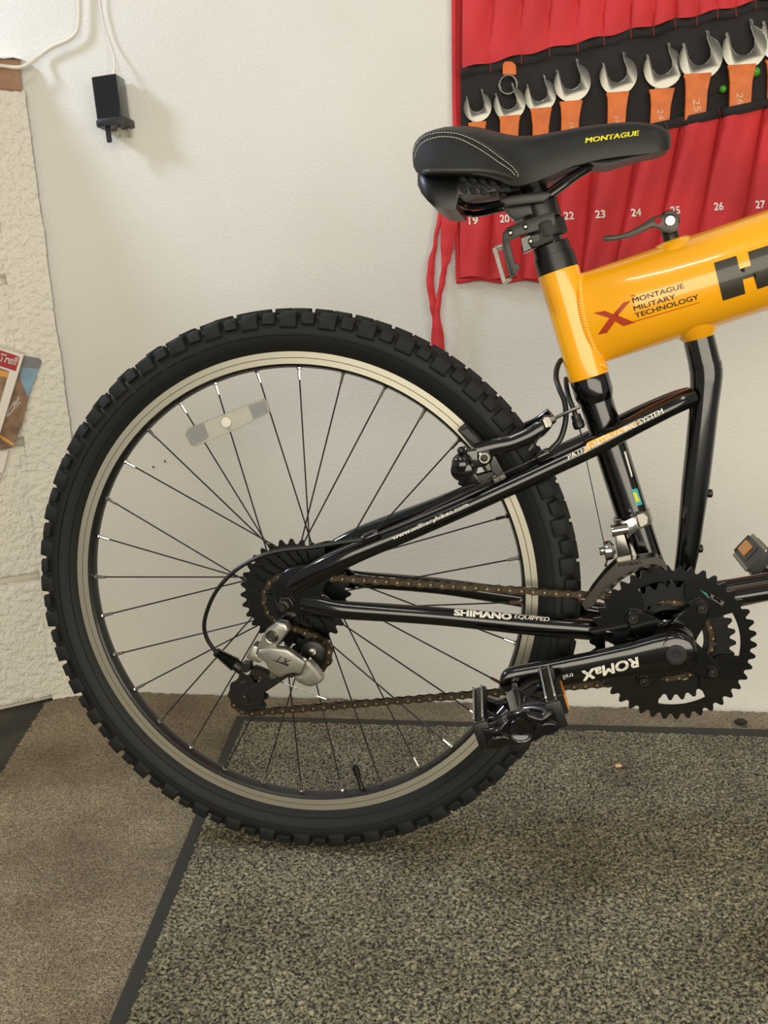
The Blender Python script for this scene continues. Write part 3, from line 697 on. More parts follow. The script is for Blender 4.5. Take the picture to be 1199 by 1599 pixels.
def pedal(ctr, ang, far):
    # local frame: u along the pedal, Y along the axle, n thickness
    yv = Vector((0 if far else .085, 1 if far else -1, 0)).normalized(); u = Vector((math.cos(ang), 0, math.sin(ang))); u = (u-yv*u.dot(yv)).normalized(); n_ = Vector((-math.sin(ang), 0, math.cos(ang))); n_ = (n_-yv*n_.dot(yv)-u*n_.dot(u)).normalized()
    R = Matrix((u, yv, n_)).transposed()
    root = MB()
    def q(a, y, t): return ctr+u*a+yv*y+n_*t
    root.lathe([(-.052,0),(-.052,.0060),(-.030,.0075),(-.028,.0105),(-.020,.0115),(.036,.0105),(.045,.0130),(.049,.0115),(.049,0)], ctr, yv, 24)
    # webbed arms from the axle barrel to the four corners
    for sy in (-1, 1):
        for su in (-1, 1):
            root.tube([q(0, sy*.018, 0), q(su*.020, sy*.026, .004*su), q(su*.036, sy*.038, 0)], [(.0095,.011),(.007,.010),(.007,.011)], 8, sub=3, flat=n_)
    for su in (-1, 1): root.tube([q(su*.012, .0, .0), q(su*.026, .004, -.004), q(su*.036, .0, 0)], [(.009,.010),(.006,.008),(.007,.009)], 8, sub=3, flat=n_)
    po = root.build('pedal', MT['black'], bike, ang=50)
    for su in (-1, 1):
        b = MB(); b.box(q(su*.037, 0, 0), (.012, .092, .030), R); 
        for t in (-1, 1): b.box(q(su*.037, .046*t, 0), (.016,.005,.028), R)
        b.build('end_rail', MT['farplastic'] if far else MT['plastic'], po, bevel=.0018, seg=2)
        for t in (-1, 1):
            for e in (-.0045, .0045):
                b = MB(); P = [q(su*.037+e-.0009, -.044, t*.014)]
                N = 12
                for k in range(N):
                    P.append(q(su*.037+e-.0009, -.043+k*.088/N, t*.0170)); P.append(q(su*.037+e-.0009, -.043+(k+.5)*.088/N, t*.0192)); P.append(q(su*.037+e-.0009, -.043+(k+.85)*.088/N, t*.0168))
                P.append(q(su*.037+e-.0009, .045, t*.014)); b.prism(P, u*.0018); b.build('tooth_strip', MT['steel'], po)
    # side bridges on the outer end
    b = MB()
    W_ = [(-.036,-.013),(-.026,-.0165),(-.018,-.0145),(-.010,-.0175),(0,-.0165),(.010,-.0180),(.020,-.0150),(.028,-.0165),(.036,-.013),(.036,.009),(.026,.007),(.016,.012),(.008,.0155),(-.006,.0155),(-.014,.012),(-.024,.006),(-.036,.009)]
    b.prism([q(x, .044, z) for x, z in W_], yv*.008); b.lathe([(.050,.0132),(.0535,.0128),(.0540,.0115),(.0525,.0105),(.0515,.0),], ctr-n_*.003, yv, 28)
    for su in (-1, 1): b.tube([q(su*.034,.052,-.008), q(su*.027,.0545,-.003), q(su*.018,.0535,-.004), q(su*.0135,.052,-.009)], .0028, 8, sub=3); b.tube([q(su*.034,.050,.006), q(su*.022,.054,.003), q(su*.010,.053,.0115)], .0030, 8, sub=3)
    b.build('outer_bridge', MT['black'], po, bevel=.0012)
    for su in ((1,) if not far else (1,-1)):
        b = MB(); b.box(q(su*(.0415 if far else .0455), .004, 0), (.007, .046, .021), R); hs = b.build('reflector_housing', MT['plastic'], po, bevel=.001)
        b = MB(); b.box(q(su*(.0455 if far else .0495), .014 if far else .004, 0), (.0025, .040, .016), R); b.build('amber_reflector', MT['amber'], po, bevel=.0006)
    return po
PP = BB+ARM
pr = pedal(Vector((PP.x+.006, -.152, PP.z-.005)), math.radians(17), False)
PQ = BB-ARM
pf = pedal(Vector((PQ.x-.020, .152, PQ.z-.006)), math.radians(140), True)
# --- derailleur pulleys and chain
GP = at(487, 1021, -.050); TP = at(389, 1087, -.050)
nodes = [(Vector((0,.334)), .0305, 1, -.0494), (Vector((GP.x, GP.z)), .0220, -1, -.0494), (Vector((TP.x, TP.z)), .0220, 1, -.0490), (Vector((BB.x, BB.z)), .0446, 1, -.0403)]
segs = []
for i in range(4):
    A, ra, sa, ya = nodes[i]; B, rb, sb, yb = nodes[(i+1)%4]; d = B-A; D = d.length; th = math.atan2(d.y, d.x); tau = th+math.asin((sa*ra-sb*rb)/D)
    rgt = Vector((math.sin(tau), -math.cos(tau))); segs.append((A+rgt*sa*ra, B+rgt*sb*rb, tau, ya, yb))
path = []
for i in range(4):
    p, q_, tau, ya, yb = segs[i]; n = max(2, int((q_-p).length/.002))
    for k in range(n): path.append((p.lerp(q_, k/n), ya+(yb-ya)*k/n))
    C_, r_, s_, y_ = nodes[(i+1)%4]; t2 = segs[(i+1)%4][2]; da = (t2-tau)
    while s_*da < 0: da += s_*2*PI
    while abs(da) > 2*PI: da -= s_*2*PI
    n = max(2, int(abs(da)*r_/.002))
    v0 = q_-C_
    for k in range(n):
        a = da*k/n; c_, sn = math.cos(a), math.sin(a); path.append((C_+Vector((v0.x*c_-v0.y*sn, v0.x*sn+v0.y*c_)), y_))
P3 = [Vector((p.x, y, p.y)) for p, y in path]
cum = [0]
for a, b_ in zip(P3, P3[1:]+P3[:1]): cum.append(cum[-1]+(b_-a).length)
tot = cum[-1]; NL = int(round(tot/.0127/2))*2; pitch = tot/NL
def pos(s):
    s %= tot; lo, hi = 0, len(cum)-1
    while hi-lo > 1:
        m_ = (lo+hi)//2
        if cum[m_] <= s: lo = m_
        else: hi = m_
    a = P3[lo % len(P3)]; c_ = P3[(lo+1) % len(P3)]; t = (s-cum[lo])/max(1e-9, cum[lo+1]-cum[lo]); return a.lerp(c_, t)
def linkmesh(outer):
    h = pitch/2; sp = []
    for k in range(9): a = -PI/2+PI*k/8; sp.append((h+.0042*math.cos(a), .0042*math.sin(a)))
    sp.append((0, .0030))
    for k in range(9): a = PI/2+PI*k/8; sp.append((-h+.0042*math.cos(a), .0042*math.sin(a)))
    sp.append((0, -.0030)); b = MB()
    for yy in ((-.0034, .0024) if outer else (-.0023, .0013)): b.prism([(x, yy, z) for x, z in sp], (0,.0010,0))
    b.mi = 1
    for sx in (-1, 1): b.lathe([(-.0040,0),(-.0040,.0014),(-.0034,.0018),(.0034,.0018),(.0040,0)] if outer else [(-.0015,0),(-.0015,.0037),(.0015,.0037),(.0015,0)], (sx*h, 0, 0), (0,1,0), 8)
    return b.build('chain_link', [MT['chain'], MT['pin'] if outer else MT['chain']], mesh_only=True)
LM = [linkmesh(True), linkmesh(False)]
b = MB()
for i in range(NL):
    p = pos(i*pitch+.004); b.lathe([(-.0012,0),(-.0012,.0036),(.0012,.0036),(.0012,0)], p, (0,1,0), 7)
chn = b.build('chain', MT['chain'], bike)
for i in range(NL):
    a = pos(i*pitch+.004); c_ = pos((i+1)*pitch+.004); d = (c_-a).normalized(); z = d.cross(Vector((0,1,0))).normalized(); y = z.cross(d)
    R = Matrix((d, y, z)).transposed().to_4x4(); link('chain_link', LM[i % 2], chn, Matrix.Translation((a+c_)/2) @ R)

# --- frame tubes
def S(*pp): return [at(*p) for p in pp]
T0 = Vector((.3320, 0, .6395)); TD = Vector((.1732, 0, .0505)).normalized()
TS = T0-TD*.004
b = MB(); b.tube([TS+TD*t for t in (0,.012,.025,.045,.07,.10,.14,.2,.3,.55)], [(.0185,.0500),(.0235,.0500),(.0305,.0500),(.0385,.0500),(.0445,.0500),(.0480,.0500),(.0500,.0500),(.0500,.0500),(.0500,.0500),(.0500,.0500)], 72, flat=(0,1,0)); mainT = b.build('main_tube', MT['yellow'], bike)
SD = Vector((.0332, 0, -.1153)).normalized(); SP = Vector((.3096, 0, .6954))
b = MB(); b.lathe([(0,.0200),(0,.0224),(.003,.0228),(.03,.0220),(.09,.0220),(.117,.0226),(.120,.0222),(.120,.019)], SP, SD, 48, closed=True); slv = b.build('seat_sleeve', MT['yellow'], bike)
# weld bead between the sleeve and main tube
b = MB()
tslv = on_mesh(slv); tmain = on_mesh(mainT)
wp = [(905,428),(902,440),(903,455),(905,475),(908,495),(913,515),(919,533),(927,550),(937,565),(949,574)]
for i in range(len(wp)-1):
    for k in range(5):
        x = wp[i][0]+(wp[i+1][0]-wp[i][0])*k/5; y = wp[i][1]+(wp[i+1][1]-wp[i][1])*k/5
        p1, n1 = tmain(x+3, y); p2, n2 = tslv(x-3, y); p = p1 if (p1-CAM).length < (p2-CAM).length+.02 else p2
        b.ball(p+n1*-.0020, .0036, 6, (1.35,1.0,.75))
b.build('weld_bead', MT['yellow'], bike, ang=80)
# tube bosses and quick release
b = MB(); pb = at(1052, 385, 0); ax = TD.cross(Vector((0,1,0))).normalized(); ax = ax if ax.z > 0 else -ax
b.lathe([(-.020,.036),(-.004,.028),(.004,.020),(.0065,.0165),(.0070,.0)], pb, ax, 28); b.build('upper_boss', MT['yellow'], bike)
b = MB(); pb2 = at(1090, 520, 0); b.lathe([(-.026,.036),(-.008,.027),(.003,.0190),(.0065,.0160),(.0070,0)], pb2, -ax, 28); b.build('lower_boss', MT['yellow'], bike)
b = MB(); b.lathe([(-.002,.0085),(.012,.0085),(.016,.006)], at(1050,378,0), ax, 20); b.lathe([(-.009,0),(-.009,.0095),(-.007,.011),(.007,.011),(.009,.0095),(.009,0)], at(1044,347,0), (0,1,0), 24)
qr = b.build('quick_release', MT['lever'], bike)
b = MB(); b.plate([(1052,333),(1058,338),(1061,350),(1058,362),(1046,366),(1036,362),(1028,357),(1018,356),(1002,364),(985,371),(960,376),(944,377),(941,372),(944,368),(965,367),(985,361),(1005,349),(1020,339),(1038,334)], -.0125, .005); b.build('lever', MT['lever'], qr, bevel=.0016, seg=2)
b = MB(); b.disc(at(1047,345,-.0155), (0,1,0), .0052, .003, 20); b.build('pivot_pin', MT['chrome'], qr)
b = MB(); b.disc(at(1028,345,-.0132), (0,1,0), .0036, .001, 16); b.build('lever_hole', MT['dred'], qr)
# lettering on the main tube
decal_poly('red_cross', [(927,489),(945,486),(958,491),(974,473),(985,470),(965,493),(992,504),(974,509.5),(961,502),(948,520),(934,523),(952,497)], tmain, MT['rprint'], mainT, off=.0004, step=5)
decal_text('tube_lettering', 'MONTAGUE', (989,473.5), (1069,450), 7.3, tmain, MT['bprint'], mainT, bold=.014)
decal_text('tube_lettering', 'MILITARY', (991,486), (1056,466.5), 7.3, tmain, MT['bprint'], mainT, bold=.014)
decal_text('tube_lettering', 'TECHNOLOGY', (993,497), (1092,467), 7.3, tmain, MT['bprint'], mainT, bold=.014)
decal_text('tube_lettering', 'TM', (986,466), (992,464), 4, tmain, MT['bprint'], mainT, bold=.0, step=0)
decal_poly('underline', [(985,503.5),(1093,472),(1093,473),(985,504.8)], tmain, MT['rprint'], mainT, off=.0004)
decal_poly('big_letter', [(1115,411),(1150,400),(1155,421),(1173,415),(1168,394),(1203,383),(1219,440),(1183,452),(1177,432),(1160,437),(1164,459),(1129,470)], tmain, MT['bprint'], mainT, off=.0004, step=6)
# collar below sleeve, seat tube
bot = SP+SD*.120
b = MB(); b.lathe([(0,.0205),(.004,.0215),(.020,.0215),(.024,.0205),(.030,.0185),(.032,0)], bot-SD*.001, SD, 40); b.build('pivot_collar', MT['black'], bike)
st = bot+SD*.02
b = MB(); b.tube([st, BB+Vector((-.004,0,.02)), BB], [.0182,.0182,.0182], 40); stu = b.build('seat_tube', MT['black'], bike)
tst = on_mesh(stu)
decal_poly('cyan_sticker', [(986,765),(995,763),(1003,788),(993,791)], tst, MT['cyan'], stu, off=.0004)
decal_poly('lime_sticker', [(988,770),(993,769),(999,783),(993,785)], tst, MT['lime'], stu, off=.0007)
decal_poly('white_sticker', [(974,706),(977,705),(988,744),(986,746)], tst, MT['wprint'], stu, off=.0004)
# strut
def fl_tube(pts, rad, name, n=20, m='black', sub=5, flat=(0,1,0), parent=None):
    b = MB(); b.tube(pts, rad, n, sub=sub, flat=flat); return b.build(name, MT[m], parent or bike, ang=60)
fl_tube(S((1091,527,0),(1101,570,0),(1104,584,0)), [.0163,.0168,.0172], 'strut_socket', sub=0)
sto = fl_tube(S((1101,568,0),(1103,590,0),(1099,640,0),(1086,760,0),(1069,891,0))+[BB+Vector((.004,0,.02))], [(.0175,.0175),(.0175,.0172),(.0165,.0155),(.0145,.0150),(.0125,.0115),(.0125,.011)], 'rear_strut')
for x, y in ((1105,771),(1090,857)):
    p = at(x, y, 0); b = MB(); b.lathe([(-.006,.0028),(.002,.0032),(.0055,.0048),(.0085,.0046),(.0095,.003),(.0095,0)], p-Vector((.004,0,0)), (1,0,0), 14); b.build('bottle_bolt', MT['dsteel'], sto)
decal_poly('strut_mark', [(1073,700),(1075,700),(1071,741),(1069,741)], on_mesh(sto), MT['gprint'], sto)
for sy in (-1, 1):
    pts = [BB+Vector((-.01, sy*.020, .03)), at(1150,924,0)+Vector((0, sy*.019, .0)), at(1199,916,0)+Vector((0, sy*.019, 0)), at(1400,878,0)+Vector((0, sy*.019, .0))]
    fl_tube(pts, .0098, 'lower_tube', sub=0)
# stays
def mirror(pts, off): return [Vector((p.x, -p.y, p.z)) for p in pts]
nst = S((455,921,-.0655),(474,906,-.066),(510,886,-.067),(556,864,-.066),(638,830,-.058),(715,797,-.051),(792,762,-.045),(850,735,-.041),(920,702,-.037),(1000,660,-.031),(1055,632,-.019),(1080,621,-.009))
rs_ = [(.003,.008),(.006,.012),(.0095,.013),(.0095,.0115),(.0105,.0108),(.0105,.0105),(.0105,.0105),(.0105,.0105),(.0105,.0105),(.0105,.0105),(.0105,.0105),(.0105,.0105)]
stay = fl_tube(nst, rs_, 'seat_stay', flat=(0,1,0)); fl_tube(mirror(nst,0), rs_, 'seat_stay', flat=(0,1,0))
nch = S((470,944,-.0655),(500,948,-.066),(537,953,-.066),(620,958,-.064),(700,964,-.060),(833,977,-.050),(925,984,-.038))+[BB+Vector((-.012,-.028,0))]
rc_ = [(.003,.009),(.006,.0108),(.008,.0108),(.0095,.0104),(.0098,.0104),(.0100,.0115),(.0105,.0118),(.0105,.0118)]
cst = fl_tube(nch, rc_, 'chain_stay'); fl_tube(mirror(nch,0), rc_, 'chain_stay')
tstay = on_mesh(stay); tcst = on_mesh(cst)
decal_poly('yellow_flash', [(912,709),(917,692),(930,686),(1000,657),(985,670),(925,700)], tstay, MT['yellow'], stay, off=.0004, step=5)
decal_text('stay_lettering', 'PATENTED FOLDING SYSTEM', (888,718), (1037,645), 7, tstay, MT['wprint'], stay, bold=.022, off=.0008, shear=.1)
decal_text('stay_lettering', 'www.militarybikes.com', (614,843.5), (732,790.5), 5.5, tstay, MT['wprint'], stay, bold=.015, off=.0006)
decal_text('stay_lettering', 'SHIMANO', (709,961), (799,968), 8.5, tcst, MT['wprint'], cst, bold=.045, off=.0005)
decal_text('stay_lettering', 'EQUIPPED', (803,966), (858,971), 6, tcst, MT['wprint'], cst, bold=.02, shear=.2, off=.0005)
decal_poly('chrome_streak', [(806,979),(880,974),(917,972),(918,975),(880,977),(840,982)], tcst, MT['silver'], cst, off=.0002) if 0 else None
# dropouts
dp = [(430,908),(437,897),(450,889),(470,884),(495,884),(520,878),(520,900),(508,912),(505,930),(520,941),(520,968),(495,964),(472,962),(455,966),(447,975),(440,985),(428,978),(432,962),(431,945),(428,925)]
for sgn in (1, -1):
    P = [at(x, y, -.0665) for x, y in dp]
    if sgn == -1: P = [Vector((p.x, .060, p.z)) for p in P]
    b = MB(); b.prism(P, (0,.0065,0)); b.build('dropout', MT['black'], bike, bevel=.0014)
# black guard disc behind the cassette
# --- rear derailleur (drive side)
b = MB(); kn = at(425, 995, -.088)
b.plate([(433,972),(447,975),(451,987),(441,1000),(430,1014),(417,1023),(399,1018),(409,995),(416,984)], -.088, .016)
rd = b.build('rear_derailleur', MT['silver'], bike, bevel=.0035, seg=3)
b = MB(); b.lathe([(-.002,0),(-.002,.0030),(-.0035,.0033),(-.0035,.0050),(-.0015,.0058),(-.0020,.0074),(0,.0078),(.002,.0078)], at(425,995,-.089), (0,1,0), 24); b.build('pivot_bolt', MT['steel'], rd)
b = MB(); b.plate([(394,1008),(403,1011),(401,1023),(411,1031),(405,1037),(384,1029),(386,1023)], -.091, .018); b.build('upper_knuckle', MT['silver'], rd, bevel=.002, seg=2)
b = MB(); b.plate([(403,1016),(424,1012),(449,1015),(465,1027),(478,1036),(470,1054),(457,1052),(448,1054),(436,1060),(420,1050),(415,1036),(400,1026)], -.094, .012); pg = b.build('parallelogram', MT['silver'], rd, bevel=.003, seg=3)
decal_text('derailleur_lettering', 'LX', (431,1033), (452,1041), 10, on_y(-.0942), MT['dsteel'], rd, bold=.0, shear=.4, step=0)
decal_poly('derailleur_mark', [(421,1030),(431,1022),(459,1032),(452,1041),(447,1039),(430,1031)], on_y(-.0941), MT['silver'], rd, step=0) if 0 else None
decal_poly('derailleur_mark', [(421,1029.5),(430,1032),(452,1038),(449,1041),(443,1038)], on_y(-.0941), MT['dsteel'], rd, step=0)
b = MB(); b.plate([(479,1031),(492,1044),(505,1064),(498,1069),(487,1074),(478,1073),(463,1066),(457,1056),(470,1054),(476,1038)], -.092, .016); b.build('lower_knuckle', MT['silver'], rd, bevel=.004, seg=3)
b = MB(); b.plate([(378,1036),(391,1036),(392,1048),(384,1052),(374,1049)], -.086, .012); b.plate([(395,1042),(405,1045),(420,1052),(430,1060),(424,1064),(400,1056),(388,1056)], -.078, .010); b.build('link_arm', MT['dsteel'], rd, bevel=.001)
# cage
def lineplate(b, a, c_, wa, wc, Y, th):
    A, C_ = at(*a, Y), at(*c_, Y); d = (C_-A).normalized(); n = Vector((-d.z, 0, d.x)); P = []
    for k in range(9): t = PI/2+PI*k/8; P.append(A+(d*math.cos(t)+n*math.sin(t))*wa)
    for k in range(9): t = -PI/2+PI*k/8; P.append(C_+(d*math.cos(t)+n*math.sin(t))*wc)
    b.prism(P, (0,th,0))
for Y in (-.0600, -.0420):
    b = MB(); lineplate(b, (487,1021), (389,1087), .0075, .0075, Y-.0006, .0022); b.lathe([(0,0),(0,.0185),(.0022,.0185),(.0022,0)], at(389,1087,Y), (0,1,0), 28)
    b.prism([at(x, y, Y)+Vector((0,.0005,0)) for x, y in ((374,1048),(372,1062),(360,1068),(358,1087),(368,1104),(389,1116),(402,1105),(400,1072),(392,1060))], (0,.0022,0)); b.build('cage_plate', MT['plastic'], rd, bevel=.0006)
for nm, c_, T in (('guide', GP, 11), ('tension', TP, 11)):
    me = fin(flatcurve(gear(11, 0, tip=.6)[:1]+[circ(0,0,.0045)], .0035), MT['plastic']); o = link('jockey_wheel', me, rd, Matrix.Translation(Vector((c_.x, -.0508, c_.z))))
    b = MB(); b.lathe([(-.0135,0),(-.0135,.0030),(-.0120,.0042),(-.0105,.0050),(-.0105,.0085),(-.0095,.0092),(.006,.005),(.006,0)], Vector((c_.x, -.0500, c_.z)), (0,1,0), 20); b.build('pulley_bolt', MT['dsteel'], rd)
b = MB(); b.disc(at(488,1020,-.069), (0,1,0), .014, .008, 28); b.build('spring_housing', MT['plastic'], rd, bevel=.001)
b = MB(); b.disc(at(488,1019,-.0715), (0,1,0), .0045, .003, 16); b.build('spring_bolt', MT['chrome'], rd)
b = MB(); n = 9; a = at(337,1018,-.078); c_ = at(378,1045,-.080); d = (c_-a).normalized(); Lb = (c_-a).length; pr_ = [(0,.0025),(0,.0048)]
for k in range(n): pr_ += [(Lb*(.1+.7*k/n), .0058+.0004*k), (Lb*(.1+.7*(k+.5)/n), .0040+.0004*k)]
pr_ += [(Lb*.82,.0068),(Lb,.0072),(Lb,0)]; b.lathe(pr_, a, d, 16); b.build('rubber_boot', MT['plastic'], rd)
b = MB(); b.tube([at(426,1056,-.083), at(436,1064,-.086), at(496,1087,-.088)], .0007, 6); b.build('cable_tail', MT['steel'], rd)
b = MB(); b.tube([at(495,1087,-.088), at(510,1092,-.088)], .0013, 8); b.build('cable_crimp', MT['chrome'], rd); b = MB(); b.disc(at(426,1056,-.086), (0,1,0), .004, .007, 12); b.build('cable_clamp', MT['chrome'], rd)
# cables
b = MB(); b.tube(S((566,843,-.078),(530,848,-.079),(487,855,-.080),(445,859,-.082),(407,869,-.084),(367,892,-.086),(336,927,-.086),(320,969,-.084),(323,996,-.081),(337,1018,-.078)), .0024, 10, sub=6); b.build('gear_cable', MT['plastic'], bike)
b = MB(); b.lathe([(0,0),(0,.0045),(.004,.0052),(.016,.0052),(.020,.004),(.020,0)], at(566,844,-.0745), at(592,832,-.0735)-at(566,844,-.0745), 12); b.build('cable_stop', MT['black'], bike)
tp = []
for i, (x, y) in enumerate(((578,838.5),(640,812),(700,783),(760,752),(838,716.5))):
    Y = [-.069,-.064,-.058,-.053,-.0475][i]; tp.append(at(x, y, Y))
b = MB(); b.tube(tp, .0009, 6); b.build('bare_cable', MT['steel'], bike)
b = MB(); b.lathe([(0,0),(0,.004),(.003,.0055),(.016,.0055),(.018,.004),(.018,0)], at(836,717,-.046), at(858,706,-.044)-at(836,717,-.046), 12); b.build('cable_stop', MT['black'], bike)
b = MB(); b.tube(S((853,711,-.044),(863,700,-.044),(874,688,-.043),(881,670,-.040),(884,650,-.036),(882,628,-.030),(874,608,-.022),(869,592,-.012),(870,576,0),(877,563,.015),(892,560,.03)), .0031, 10, sub=6); b.build('cable_housing', MT['plastic'], bike)
b = MB(); b.tube(S((884,592,.015),(885,605,0),(889,622,-.012),(896,640,-.02),(900,652,-.022)), .0028, 10, sub=6); b.lathe([(0,.003),(0,.0052),(.006,.0055),(.008,.0065),(.014,.0065),(.016,.005),(.016,0)], at(899,648,-.022), at(904,664,-.022)-at(899,648,-.022), 12); b.build('cable_housing', MT['plastic'], bike)
b = MB(); b.tube(S((904,664,-.022),(909,684,-.022)), .0009, 6); b.tube(S((915,715,-.024),(944,852,-.030)), .0006, 5); b.build('derailleur_cable', MT['spoke'], bike)
# --- rear brake
b = MB(); b.lathe([(-.013,0),(-.013,.008),(-.011,.0115),(.004,.0125),(.016,.010),(.022,.008)], at(722,733,-.060), (0,1,0), 24); b.ball(at(721,726,-.064), .0125, 8, (.9,.9,1.05)); br = b.build('rear_brake', MT['black'], bike)
b = MB(); b.plate([(712,715),(722,705),(740,703),(762,700),(772,710),(768,722),(757,730),(746,731),(744,742),(748,752),(742,757),(725,762),(714,757),(720,742)], -.056, .010); b.build('pivot_plate', MT['black'], br, bevel=.002, seg=2)
b = MB(); b.plate([(742,742),(768,735),(775,742),(760,752),(742,757)], -.055, .008); b.plate([(762,714),(772,708),(788,736),(778,745),(768,740)], -.053, .008); b.build('boss_plate', MT['black'], br, bevel=.0015)
bl = S((745,706,-.056),(775,698,-.055),(800,692,-.052),(824,682,-.049),(842,671,-.046),(856,659,-.043))
b = MB(); b.tube(bl, [(.004,.009),(.0045,.009),(.005,.0085),(.005,.0085),(.005,.009),(.0045,.007)], 12, sub=5, flat=(0,1,0)); b.build('brake_arm', MT['black'], br)
bf = [Vector((p.x+.004, -p.y, p.z)) for p in bl]; b = MB(); b.tube(bf, [(.004,.009)]*6, 12, sub=5, flat=(0,1,0)); b.ball(Vector((at(722,730,-.06).x, .060, at(722,730,-.06).z)), .0125, 8); b.build('brake_arm', MT['black'], br)
b = MB(); b.plate([(714,672),(727,661),(757,692),(745,702),(735,696)], -.031, .014); pd = b.build('brake_pad', MT['matte'], br, bevel=.0012)
b = MB(); b.plate([(719,676),(729,667),(752,691),(744,697)], -.034, .004); b.build('pad_holder', MT['plastic'], br, bevel=.0008)
b = MB(); b.lathe([(-.004,.0040),(-.004,.0058),(-.0025,.0072),(.004,.0072),(.006,.0085),(.012,.0085),(.020,.004),(.026,.004)], at(757,715,-.062), (0,1,0), 24); b.mi = 1; b.disc(at(757,715,-.0655), (0,1,0), .0040, .003, 6); b.build('pad_bolt', [MT['steel'], MT['dsteel']], br)
for x, y, r in ((720,704,.0042),(717,716,.0046),(738,727,.0038)):
    b = MB(); b.ball(at(x, y, -.068), r, 6); b.lathe([(0,.003),(.014,.003)], at(x, y, -.068), (0,1,0), 8); b.build('adjuster_screw', MT['dsteel'], br)
b = MB(); b.lathe([(-.004,0),(-.004,.006),(-.002,.0075),(.004,.0075),(.006,.006),(.006,0)], at(855,659,-.046), (0,1,0), 6); b.tube(S((848,655,-.048),(853,668,-.048)), .003, 8); b.tube(S((859,657,-.046),(866,654,-.045)), [.006,.0045], 12); b.build('anchor_bolt', MT['steel'], br)
b = MB(); b.tube(S((866,654,-.045),(880,647,-.04),(893,641,-.035),(905,636,-.03)), .0019, 8); b.build('cable_end_tube', MT['steel'], br)
b = MB(); b.tube(S((853,667,-.048),(840,687,-.050),(832,697,-.050)), .0009, 6); b.build('cable_tail', MT['steel'], br)
b = MB(); b.tube(S((833,696,-.050),(827,704,-.050)), [.0022,.0018], 8); b.build('cable_crimp', MT['chrome'], br)
# --- front derailleur
def SZ(x, y): return (920+x/8.564, 780+y/8.564)
fdY = -.034
b = MB(); q0 = at(*SZ(555,285), 0); sd2 = (BB-st).normalized(); tt = (q0-st).dot(sd2); c0 = st+sd2*tt
b.lathe([(-.008,.0180),(-.008,.0205),(-.006,.0212),(.006,.0212),(.008,.0205),(.008,.0180)], c0, sd2, 36, closed=True); b.plate([SZ(630,215),SZ(720,180),SZ(795,235),SZ(790,330),SZ(690,390),SZ(660,330)], -.026, .02); fd = b.build('front_derailleur', MT['silver'], bike, bevel=.0008)
b = MB(); b.plate([SZ(430,320),SZ(590,235),SZ(640,300),SZ(650,420),SZ(590,460),SZ(520,540),SZ(500,470),SZ(430,420)], -.043, .020); b.build('clamp_arm', MT['chrome'], fd, bevel=.002, seg=2)
b = MB(); b.tube([at(*SZ(310,425), -.048), at(*SZ(520,390), -.046)], .0062, 16); b.tube([at(*SZ(300,425), -.048), at(*SZ(330,420), -.048)], .0072, 16); b.build('pivot_barrel', MT['chrome'], fd, bevel=.0006)
b = MB(); b.plate([SZ(350,480),SZ(475,470),SZ(550,735),SZ(380,775)], -.050, .012); b.build('link_plate', MT['steel'], fd, bevel=.002, seg=2)
b = MB(); b.tube([at(*SZ(140,700), -.050), at(*SZ(215,690), -.050)], .0050, 6); b.tube([at(*SZ(205,692), -.050), at(*SZ(220,690), -.050), at(*SZ(300,670), -.050), at(*SZ(350,660), -.05)], [.0105,.0112,.0105,.004], 20); b.build('cable_bolt', MT['chrome'], fd, bevel=.0006)
b = MB(); b.tube([at(*p, -.052) for p in (SZ(240,760),SZ(240,820),SZ(225,880))], .0009, 6); b.ball(at(*SZ(225,885),-.052), .0018, 5); b.build('cable_tail', MT['dsteel'], fd)
b = MB(); b.plate([SZ(370,780),SZ(560,745),SZ(575,830),SZ(370,850)], -.052, .006); b.plate([SZ(540,600),SZ(585,620),SZ(660,790),SZ(620,800),SZ(575,760)], -.040, .010); b.build('cage_arm', MT['silver'], fd, bevel=.0008)
cgp = [SZ(375,850),SZ(600,810),SZ(850,775),SZ(930,775),SZ(1010,830),SZ(1060,930),SZ(1040,960),SZ(980,880),SZ(880,850),SZ(700,890),SZ(500,980),SZ(330,1080),SZ(180,1190),SZ(125,1235),SZ(190,1300),SZ(60,1420),SZ(-90,1400),SZ(-30,1320),SZ(60,1200),SZ(220,1000)]
b = MB(); b.plate([SZ(375,850),SZ(600,810),SZ(850,775),SZ(930,775),SZ(1010,830),SZ(1060,930),SZ(1030,970),SZ(960,900),SZ(860,870),SZ(690,910),SZ(500,1000),SZ(340,1095),SZ(210,1190),SZ(60,1430),SZ(-60,1480),SZ(-100,1400),SZ(-30,1310),SZ(60,1200),SZ(220,1000)], -.0590, .0016)
co_ = b.build('outer_cage', MT['darkplate'], fd, bevel=.0005)
b = MB(); b.prism([at(*p, -.0590)+Vector((0,.0016,0)) for p in (SZ(375,852),SZ(850,778),SZ(930,778),SZ(930,800),SZ(850,800),SZ(375,875))], (0,.020,0)); b.build('cage_bridge', MT['darkplate'], fd)
b = MB(); b.prism([at(*p, -.0590)+Vector((0,.021,0)) for p in (SZ(375,850),SZ(850,775),SZ(1010,830),SZ(1060,1000),SZ(900,960),SZ(700,1000),SZ(450,1150),SZ(250,1350),SZ(60,1420),SZ(-60,1400),SZ(60,1200),SZ(220,1000))], (0,.0016,0)); b.build('inner_cage', MT['darkplate'], fd)
decal_text('cage_lettering', 'SHIMANO', SZ(390,905), SZ(700,868), 5, on_y(-.0591), MT['plastic'], fd, bold=.02, step=0)
